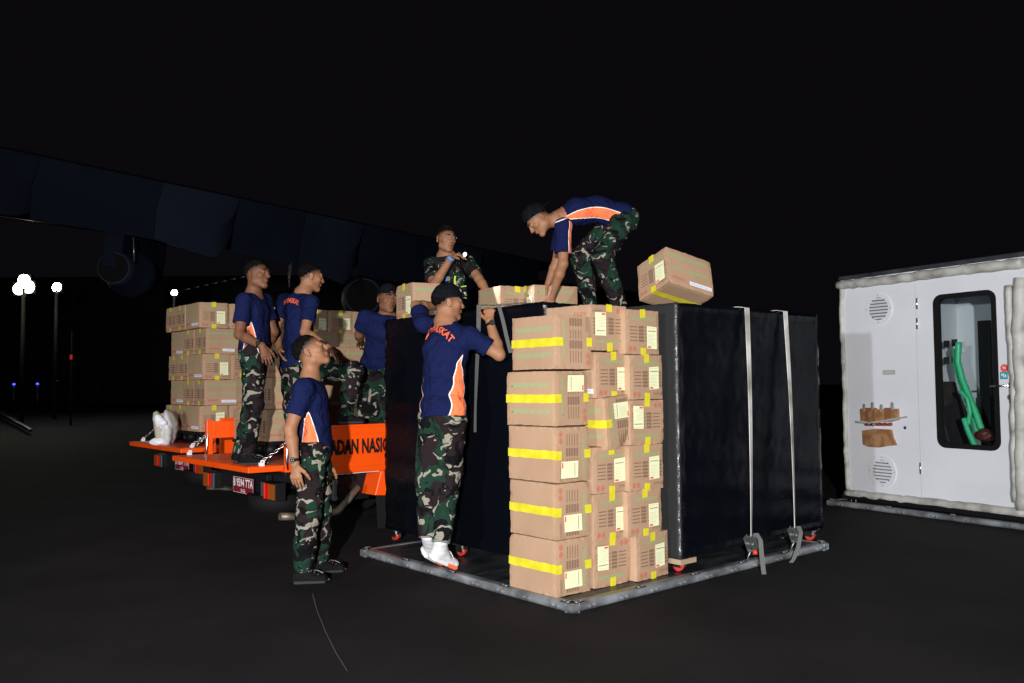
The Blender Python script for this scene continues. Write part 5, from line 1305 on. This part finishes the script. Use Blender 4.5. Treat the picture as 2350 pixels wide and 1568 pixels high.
        if opt.get('shoe') == 'shoe_w':
            so2, _ = out('sole', Wd, [M['shoe_w2'], M['sole_or'], M['dark_sole']], sh)
            me = so2.data; co = np.array([tuple(p.center) for p in me.polygons])+np.array(J['base']); nr = np.array([tuple(p.normal) for p in me.polygons]); q = (co-heel)@d
            mi = np.where(q > Ld*.52, 1, 0); mi = np.where((nr@upv < -.6) & (q < Ld*.5), 2, mi); me.polygons.foreach_set('material_index', mi.astype(np.int32))
        else: out('sole', Wd, M['shoe_sole_g'], sh)
        lb = MB(); c0 = np.array(J['base'])
        for i in range(4):
            p = heel+d*(.135+.022*i)+upv*(.088-.011*i)-c0; lb.tube([p-sidev*.022, p+upv*.004, p+sidev*.022], .0028, 5)
        if opt.get('loop'): lb.tube([heel+d*(.14+.05*(1-math.cos(a)))+upv*(.078-.028*(1-math.cos(a)))+sidev*(.036+.008*math.sin(a))*opt['loop']+upv*.016*math.sin(a)-c0 for a in np.linspace(0, 6.28, 16)], .0022, 5)
        lb.build('lace', M['white2'] if opt.get('shoe') == 'shoe_w' else M['steel'], sh)
    # ---- watch
    for (s, col, face) in opt.get('watch', ()):
        el, wr = P('el'+s), P('wr'+s); d = nrm(wr-el); c = wr-d*.025; n = nrm(np.array(face)-d*(np.array(face)@d)); q = np.cross(d, n); c0 = np.array(J['base'])
        b = MB(); b.tube([c-c0-d*.009, c-c0+d*.009], .0325, 20, 0, True); w = b.build('watch', col, t)
        b = MB(); b.disc(c-c0+n*.031, n, 0, .0195, 20, 0, .009); b.build('dial', M['black'], w)
        b = MB(); b.disc(c-c0+n*.0402, n, .0135, .0165, 20, 0, .001); b.disc(c-c0+n*.0402, n, 0, .004, 10, 0, .001); b.build('bezel', M['steel'], w)
    return t, so, body, (spine, hs, ss, L, B)
M['shoe_w2'] = mat('white_midsole', (.7, .7, .7), .5); M['dark_sole'] = mat('dark_outsole', (.09, .085, .08), .7)
def decal(txt, size, target, o, xd, yd, m, parent, name, arch=0.0, bold=.001, xs=1.0):
    """lettering laid onto a garment by dropping each point on to the cloth"""
    V0, F0 = text_mesh(txt, size, bold, xs=xs); bmx = bmesh.new(); vs = [bmx.verts.new(v) for v in V0]
    for f in F0:
        try: bmx.faces.new([vs[i] for i in f])
        except ValueError: pass
    bmesh.ops.triangulate(bmx, faces=bmx.faces[:])
    for _ in range(2):
        ed = [e for e in bmx.edges if e.calc_length() > .012]
        if ed: bmesh.ops.subdivide_edges(bmx, edges=ed, cuts=1)
    me0 = target.data; off = np.array(target.parent.location); tree = BVHTree.FromPolygons([Vector(np.array(v.co)+off) for v in me0.vertices], [tuple(p.vertices) for p in me0.polygons])
    o = np.array(o, float); xd = nrm(xd); yd = nrm(np.array(yd)-xd*(np.array(yd)@xd)); n = np.cross(xd, yd)
    for v in bmx.verts:
        x, y = v.co.x, v.co.y; y2 = y-arch*x*x
        p = o+xd*x+yd*y2; hit = tree.ray_cast(Vector(p+n*.3), Vector(-n), .6)
        q = np.array(hit[0])+n*.0022 if hit[0] is not None else p
        v.co = Vector(q-off)
    me = bpy.data.meshes.new(name); bmx.to_mesh(me); bmx.free(); return lk(name, me, parent, m)
def mk(d):
    """fill in a pose from photo points: every entry (px, py, depth)"""
    J = {}
    for k, v in d.items():
        if k in ('fw', 'up') or k.startswith('d_') or k == 'base' or k.startswith('toe') or k.startswith('heel') or k.startswith('W_'): J[k] = v
        else: J[k] = W(*v)
    if 'mid' not in J: J['mid'] = J['pelvis']*.62+J['chest']*.38
    for a, b, n in (('shR', 'elR', 'uarmR'), ('elR', 'wrR', 'farmR'), ('shL', 'elL', 'uarmL'), ('elL', 'wrL', 'farmL'), ('hipR', 'knR', 'thighR'), ('knR', 'anR', 'shinR'), ('hipL', 'knL', 'thighL'), ('knL', 'anL', 'shinL'), ('pelvis', 'neck', 'torso'), ('shR', 'shL', 'shoulders'), ('neck', 'head', 'neck-head')):
        print('  bone %s %.3f' % (n, np.linalg.norm(J[a]-J[b])), end='')
    print()
    return J
def foot(an, yaw, z, ln=.265, lift=0.0):
    """heel and toe of a flat (or heel-lifted) shoe under an ankle"""
    d = np.array([math.cos(yaw), math.sin(yaw), 0]); h = np.array([an[0], an[1], z])-d*.075; return h+ZZ*lift, h+d*ln
WC = {}
# 1: standing on the apron, looking up to the right
GP = 'men in navy and orange shirts loading the cartons'
J = dict(head=(713, 809, 5.64), neck=(712, 868, 5.66), chest=(713, 915, 5.66), pelvis=(721, 1022, 5.66), shR=(697, 893, 5.49), shL=(722, 893, 5.84),
         elR=(666, 985, 5.43), wrR=(677, 1066, 5.40), elL=(742, 985, 5.90), wrL=(750, 1062, 5.86), hipR=(716, 1040, 5.57), hipL=(726, 1040, 5.75),
         knR=(709, 1180, 5.58), knL=(733, 1172, 5.80), anR=(694, 1304, 5.62), anL=(736, 1285, 5.93), fw=(.86, .10, .42), up=(-.42, 0, .9))
J = mk(J); J['base'] = PZ(713, 1330, 0); 
J['heelR'], J['toeR'] = foot(J['anR'], .02, .0); J['heelL'], J['toeL'] = foot(J['anL'], .10, .0)
J['d_handR'] = ((.10, -.05, -1), (.25, 1, 0), (1, 0, .2), .28); J['d_handL'] = ((0, 0, -1), (0, -1, 0), (1, 0, 0), .4)
p1 = person('man standing on the apron in front of the truck, looking up to the right', J, dict(seed=1, skin='skinA', watch=[('R', M['rubber'], (-.2, -1, 0))], panel=.30, hair=.006, fade=.034, look=.5, loop=-1, group=GP, pw=.055, poff=.0))
# 2: on tiptoe on the pallet edge, back to us
J = dict(head=(1027, 697, 5.80), neck=(1022, 742, 5.78), chest=(1022, 800, 5.72), pelvis=(1016, 942, 5.62), shR=(1078, 772, 5.66), shL=(974, 745, 5.92),
         elR=(1146, 815, 5.66), wrR=(1124, 738, 5.74), elL=(955, 703, 6.13), wrL=(1000, 702, 6.33), hipR=(1038, 962, 5.60), hipL=(994, 956, 5.68),
         knR=(1028, 1102, 5.66), knL=(982, 1098, 5.66), anR=(1012, 1240, 5.55), anL=(982, 1228, 5.60), fw=(.93, .36, .0), up=(-.02, .0, 1))
J = mk(J); J['base'] = PZ(1020, 1290, .057)
tr_ = PZ(1047, 1308, .062); J['toeR'] = tr_; J['heelR'] = W(966, 1272, 5.50); tl_ = PZ(1012, 1294, .062); J['toeL'] = tl_; J['heelL'] = W(944, 1255, 5.62)
J['heelR'] = tr_+nrm(J['heelR']-tr_)*.275; J['heelL'] = tl_+nrm(J['heelL']-tl_)*.275
J['d_handR'] = ((-.06, .30, .95), (.2, .9, -.3), (-1, 0, 0), .95); J['d_handL'] = ((.7, .6, .1), (.3, .3, -1), (-.6, .6, 0), .4)
p2 = person('man on tiptoe on the pallet, seen from behind, black cap and white trainers', J, dict(seed=2, skin='skinA', cap=1, captilt=-.004, hair_under=True, hairline=-.005, hair=.007, fade=.02, watch=[('R', M['rubber'], (.3, -1, .2))], panel=.40, pw=.055, poff=-.03, cuff=True, shoe='shoe_w', sole=.021, baggy=1.0, group=GP, bulk=1.04, tl=-.062))
# 3: on the tailgate
J = dict(head=(590, 631, 6.90), neck=(583, 674, 6.95), chest=(582, 712, 6.96), pelvis=(584, 800, 6.95), shR=(560, 692, 6.80), shL=(604, 690, 7.12),
         elR=(549, 768, 6.72), wrR=(602, 794, 6.62), elL=(628, 762, 7.15), wrL=(612, 800, 7.25), hipR=(578, 815, 6.87), hipL=(588, 815, 7.03),
         knR=(583, 925, 6.84), knL=(580, 925, 7.02), anR=(566, 1044, 6.84), anL=(552, 1036, 7.02), fw=(.92, -.30, .02), up=(0, 0, 1))
J = mk(J); J['base'] = np.array([*W(560, 1050, 6.9)[:2], .655]); J['heelR'], J['toeR'] = foot(J['anR'], -.12, .650); J['heelL'], J['toeL'] = foot(J['anL'], .35, .655)
J['d_handR'] = ((.38, -.1, -.90), (-.5, .8, -.2), (1, 0, .4), .30); J['d_handL'] = ((.3, 0, -1), (0, -1, 0), (1, 0, 0), .4)
p3 = person('man standing on the open tailgate, left of the others, grimacing to the right', J, dict(seed=3, skin='skinB', watch=[('R', M['rubber'], (-.2, -1, .4))], panel=.33, pw=.055, poff=.01, hair=.010, fade=.026, look=.3, loop=-1, group=GP))
# 4: foot up on the side rail
J = dict(head=(713, 637, 7.26), neck=(694, 672, 7.32), chest=(688, 718, 7.33), pelvis=(680, 832, 7.32), shR=(714, 694, 7.14), shL=(655, 690, 7.46),
         elR=(700, 762, 7.05), wrR=(752, 797, 6.92), elL=(634, 752, 7.42), wrL=(640, 800, 7.25), hipR=(698, 850, 7.24), hipL=(668, 848, 7.36),
         knR=(812, 852, 7.10), knL=(676, 950, 7.34), anR=(793, 950, 7.16), anL=(672, 1042, 7.36), fw=(.86, .42, -.12), up=(.05, 0, 1))
J = mk(J); J['base'] = np.array([*W(690, 1040, 7.3)[:2], .657]); J['heelR'], J['toeR'] = foot(J['anR'], -.05, .953); J['heelL'], J['toeL'] = foot(J['anL'], .1, .656)
J['d_handR'] = ((.72, -.1, -.62), (-.5, .3, -.8), (.5, -.8, .4), .35); J['d_handL'] = ((.3, -.5, -.8), (1, 0, 0), (0, 0, 1), .4)
p4 = person('man with one foot up on the truck rail and his hand on the knee', J, dict(seed=4, skin='skinA', watch=[('R', M['rubber'], (-.1, -.9, .8))], panel=.34, pw=.05, poff=-.015, hair=.008, fade=.026, look=.3, group=GP, hem=.05))
# 5: behind the wrapped load, cap turned backwards
J = dict(head=(889, 688, 7.30), neck=(889, 727, 7.36), chest=(878, 760, 7.40), pelvis=(866, 836, 7.60), shR=(838, 730, 7.40), shL=(926, 745, 7.22),
         elR=(824, 768, 7.52), wrR=(829, 786, 7.72), elL=(935, 800, 7.1), wrL=(905, 830, 7.0), hipR=(852, 850, 7.62), hipL=(880, 852, 7.58),
         knR=(843, 945, 7.62), knL=(875, 945, 7.66), anR=(838, 1030, 7.72), anL=(872, 1024, 7.78), fw=(.52, -.82, -.06), up=(.06, 0, 1))
J = mk(J); J['base'] = np.array([*W(850, 1040, 7.45)[:2], .657]); J['heelR'], J['toeR'] = foot(J['anR'], -1.1, .656, .2); J['heelL'], J['toeL'] = foot(J['anL'], -.9, .656, .2)
J['d_handR'] = ((-.2, .95, -.15), (0, 0, -1), (1, 0, 0), .15); J['d_handL'] = ((-.5, -.3, -.6), (0, 0, -1), (1, 0, 0), .4)
p5 = person('man with his cap on backwards, half hidden behind the left wrapped load', J, dict(seed=5, skin='skinB', cap=-1, gap=True, capslope=.0, captilt=.008, hair=.006, panel=.33, pw=.045, look=1.0, group=GP))
# 6: with glasses and a torch
J = dict(head=(1024, 550, 7.62), neck=(1024, 587, 7.70), chest=(1026, 640, 7.74), pelvis=(1026, 735, 7.85), shR=(989, 606, 7.70), shL=(1072, 601, 7.58),
         elR=(994, 658, 7.42), wrR=(1037, 589, 7.30), elL=(1099, 640, 7.42), wrL=(1122, 676, 7.32), hipR=(1010, 748, 7.86), hipL=(1045, 748, 7.80),
         knR=(1010, 850, 7.9), knL=(1045, 850, 7.85), anR=(1010, 948, 7.98), anL=(1045, 948, 7.93), fw=(.50, -.84, -.10), up=(.05, -.05, 1))
J = mk(J); zf = J['anR'][2]-.08; J['base'] = np.array([*J['anR'][:2], zf]); J['heelR'], J['toeR'] = foot(J['anR'], -1.2, zf); J['heelL'], J['toeL'] = foot(J['anL'], -1.0, zf)
J['d_handR'] = ((.82, -.45, .18), (.30, .10, -1), (-.2, -.8, -.1), .75); J['d_handL'] = ((.6, -.2, -.8), (0, .3, -1), (-.5, -.8, 0), .3)
p6 = person('man in glasses and camouflage shirt holding up a lit torch', J, dict(seed=6, skin='skinA', shirt='camo2', hair=.012, quiff=True, fade=.026, look=.3, scale=1.03, sleeve=.70, baggy=1.0, panel=.1))
# 7: bending over on top of the load
J = dict(head=(1237, 505, 6.72), neck=(1279, 503, 6.78), chest=(1322, 488, 6.82), mid=(1372, 482, 6.85), pelvis=(1428, 499, 6.86), shR=(1290, 522, 7.00), shL=(1293, 520, 6.64),
         elR=(1278, 600, 7.02), wrR=(1258, 650, 7.06), elL=(1292, 606, 6.60), wrL=(1266, 680, 6.72), hipR=(1412, 508, 6.95), hipL=(1428, 512, 6.77),
         knR=(1332, 590, 6.88), knL=(1382, 590, 6.56), anR=(1356, 698, 7.02), anL=(1420, 702, 6.72), fw=(-.62, -.10, -.74), up=(-.74, -.05, .62))
J = mk(J); J['base'] = np.array([*J['anL'][:2], 1.797])
for s in 'RL': J['an'+s] = np.array([*J['an'+s][:2], 1.885])
J['heelR'], J['toeR'] = foot(J['anR'], 3.5, 1.797); J['heelL'], J['toeL'] = foot(J['anL'], 3.7, 1.797)
J['d_handR'] = ((-.5, .1, -.75), (.3, .2, -1), (-.2, -1, 0), .35); J['d_handL'] = ((-.2, .2, -.9), (-.2, .9, 0), (-1, 0, 0), .35)
p7 = person('man bending over on top of the wrapped loads, lowering a carton', J, dict(seed=7, skin='skinA', cap=-1, capslope=.25, captilt=.002, hair_under=True, hair=.006, panel=.60, pexp=5, pw=.042, sstrip=(1, (1, -.7, 0)), poff=.02, hem=.04, group=GP, sleeve=.72))
# lettering on the backs
def back_text(pp, size, lift, xs=1.0, arch=1.2, shift=0.0):
    t, so, body, (sp, hs, ss, L, B) = pp; sd = nrm(ss*.8+hs*.2); ax = nrm(sp[3]-sp[2]); n = nrm(np.cross(sd, ax))
    decal('KOPASKAT', size, so, sp[3]-ax*lift+sd*shift, sd, ax, M['text_or'], so, 'back_lettering', arch, .0016, xs)
back_text(p2, .062, .075, 1.0, 2.2); back_text(p4, .055, .08, .9, 1.5); back_text(p7, .055, .05, .9, 1.0)
# 6: lettering, emblem, trims, glasses, wrist band, torch
t6, so6, bo6, (sp, hs, ss, L, B) = p6; ax = nrm(sp[3]-sp[1]); lft = -nrm(ss)     # wearer's left = photo right
n6 = nrm(np.cross(lft, ax))
decal('SHEWAN', .085, so6, sp[1]*.55+sp[2]*.45+lft*.05, lft, ax, M['white2'], so6, 'chest_lettering', 0, .004, .8)
bb = MB()
decal('I', .03, so6, sp[2]+lft*.045+ax*.01, lft, ax, M['skyblue'], so6, 'emblem', 0, .010, 1.0)
def conform_strip(target, pts, w, m, name, parent, n):
    me0 = target.data; off = np.array(target.parent.location); tree = BVHTree.FromPolygons([Vector(np.array(v.co)+off) for v in me0.vertices], [tuple(p.vertices) for p in me0.polygons])
    P = []
    for i in range(len(pts)-1):
        for s in range(8): P.append(pts[i]*(1-s/8)+pts[i+1]*s/8)
    P.append(pts[-1]); b = MB(); Lp = []
    for i, p in enumerate(P):
        d = nrm(P[min(i+1, len(P)-1)]-P[max(i-1, 0)]); q = nrm(np.cross(d, n)); r = []
        for sgn in (-1, 0, 1):
            h = tree.ray_cast(Vector(p+q*w*sgn+n*.3), Vector(-n), .6); r.append((np.array(h[0])+n*.003 if h[0] is not None else p+q*w*sgn)-off)
        Lp.append(r)
    for i in range(len(Lp)-1):
        for k in (0, 1): b.quad([Lp[i][k], Lp[i][k+1], Lp[i+1][k+1], Lp[i+1][k]], 0, True)
    return b.build(name, m, parent)
c6 = sp[1]*.55+sp[2]*.45+lft*.05
conform_strip(so6, [c6-lft*.12+ax*.055, c6+lft*.14+ax*.055], .006, M['lime'], 'lime_trim', so6, n6); conform_strip(so6, [c6-lft*.10-ax*.055, c6+lft*.14-ax*.055], .006, M['lime'], 'lime_trim', so6, n6)
conform_strip(so6, [sp[2]+lft*.115+ax*.03, sp[1]+lft*.125], .007, M['lime'], 'lime_trim', so6, n6)
conform_strip(so6, [c6-lft*.10, c6+lft*.14], .045, M['ink'], 'dark_chest_band', so6, n6).scale = (1, 1, 1)
b = MB(); c0 = np.array(t6.location)
for s in (-1, 1):
    b.tube([L(s*.034+.024*math.cos(a), .104-.02*abs(math.cos(a))*(1 if math.cos(a)*s > 0 else 0), .012+.020*math.sin(a))-c0 for a in np.linspace(0, 6.283, 20)], .0014, 6, 0, False)
    b.tube([L(s*.058, .090, .018)-c0, L(s*.080, .02, .020)-c0, L(s*.082, -.008, .014)-c0], .0015, 6)
b.tube([L(-.010, .106, .016)-c0, L(0, .112, .018)-c0, L(.010, .106, .016)-c0], .0014, 6); b.build('glasses', M['steel'], bo6)
J6e, J6w = W(994, 658, 7.42), W(1037, 589, 7.30); d = nrm(J6w-J6e); b = MB(); b.tube([J6w-d*.035-c0, J6w-d*.005-c0], .034, 20); b.build('wrist_band', M['skyblue'], t6)
tc = J6w+nrm((.82, -.45, .18))*.10; td = nrm((.62, -.72, -.30))
t = empty('torch', tc, None, 'small lit torch in the raised hand of the man with glasses', 'torch')
b = MB(); b.tube([-td*.07, td*.0, td*.03, td*.045], [.013, .013, .019, .020], 16); bt = b.build('barrel', M['black'], t)
b = MB(); b.disc(td*.0455, td, 0, .017, 18, 0, .002); b.build('torch_lens', M['torch'], t)
Lt = bpy.data.lights.new('torch_beam', 'SPOT'); Lt.energy = 70; Lt.color = (.95, .97, 1); Lt.spot_size = math.radians(38); Lt.spot_blend = .35; Lt.shadow_soft_size = .012
lt = bpy.data.objects.new('torch_beam', Lt); COL.objects.link(lt); lt.location = tuple(tc+td*.06); aim = W(1170, 672, 6.95)-(tc+td*.06); lt.rotation_euler = Vector(aim).to_track_quat('-Z', 'Y').to_euler()
# x stands on, hidden behind the load, and the ones he and the stack rest against


tc_ = H1+SD*1.66+WD*.20
carton(np.array([tc_[0], tc_[1], .6535]), (SD, WD, ZZ), 'carton on the truck bed under the feet of the man with the torch', GT1)
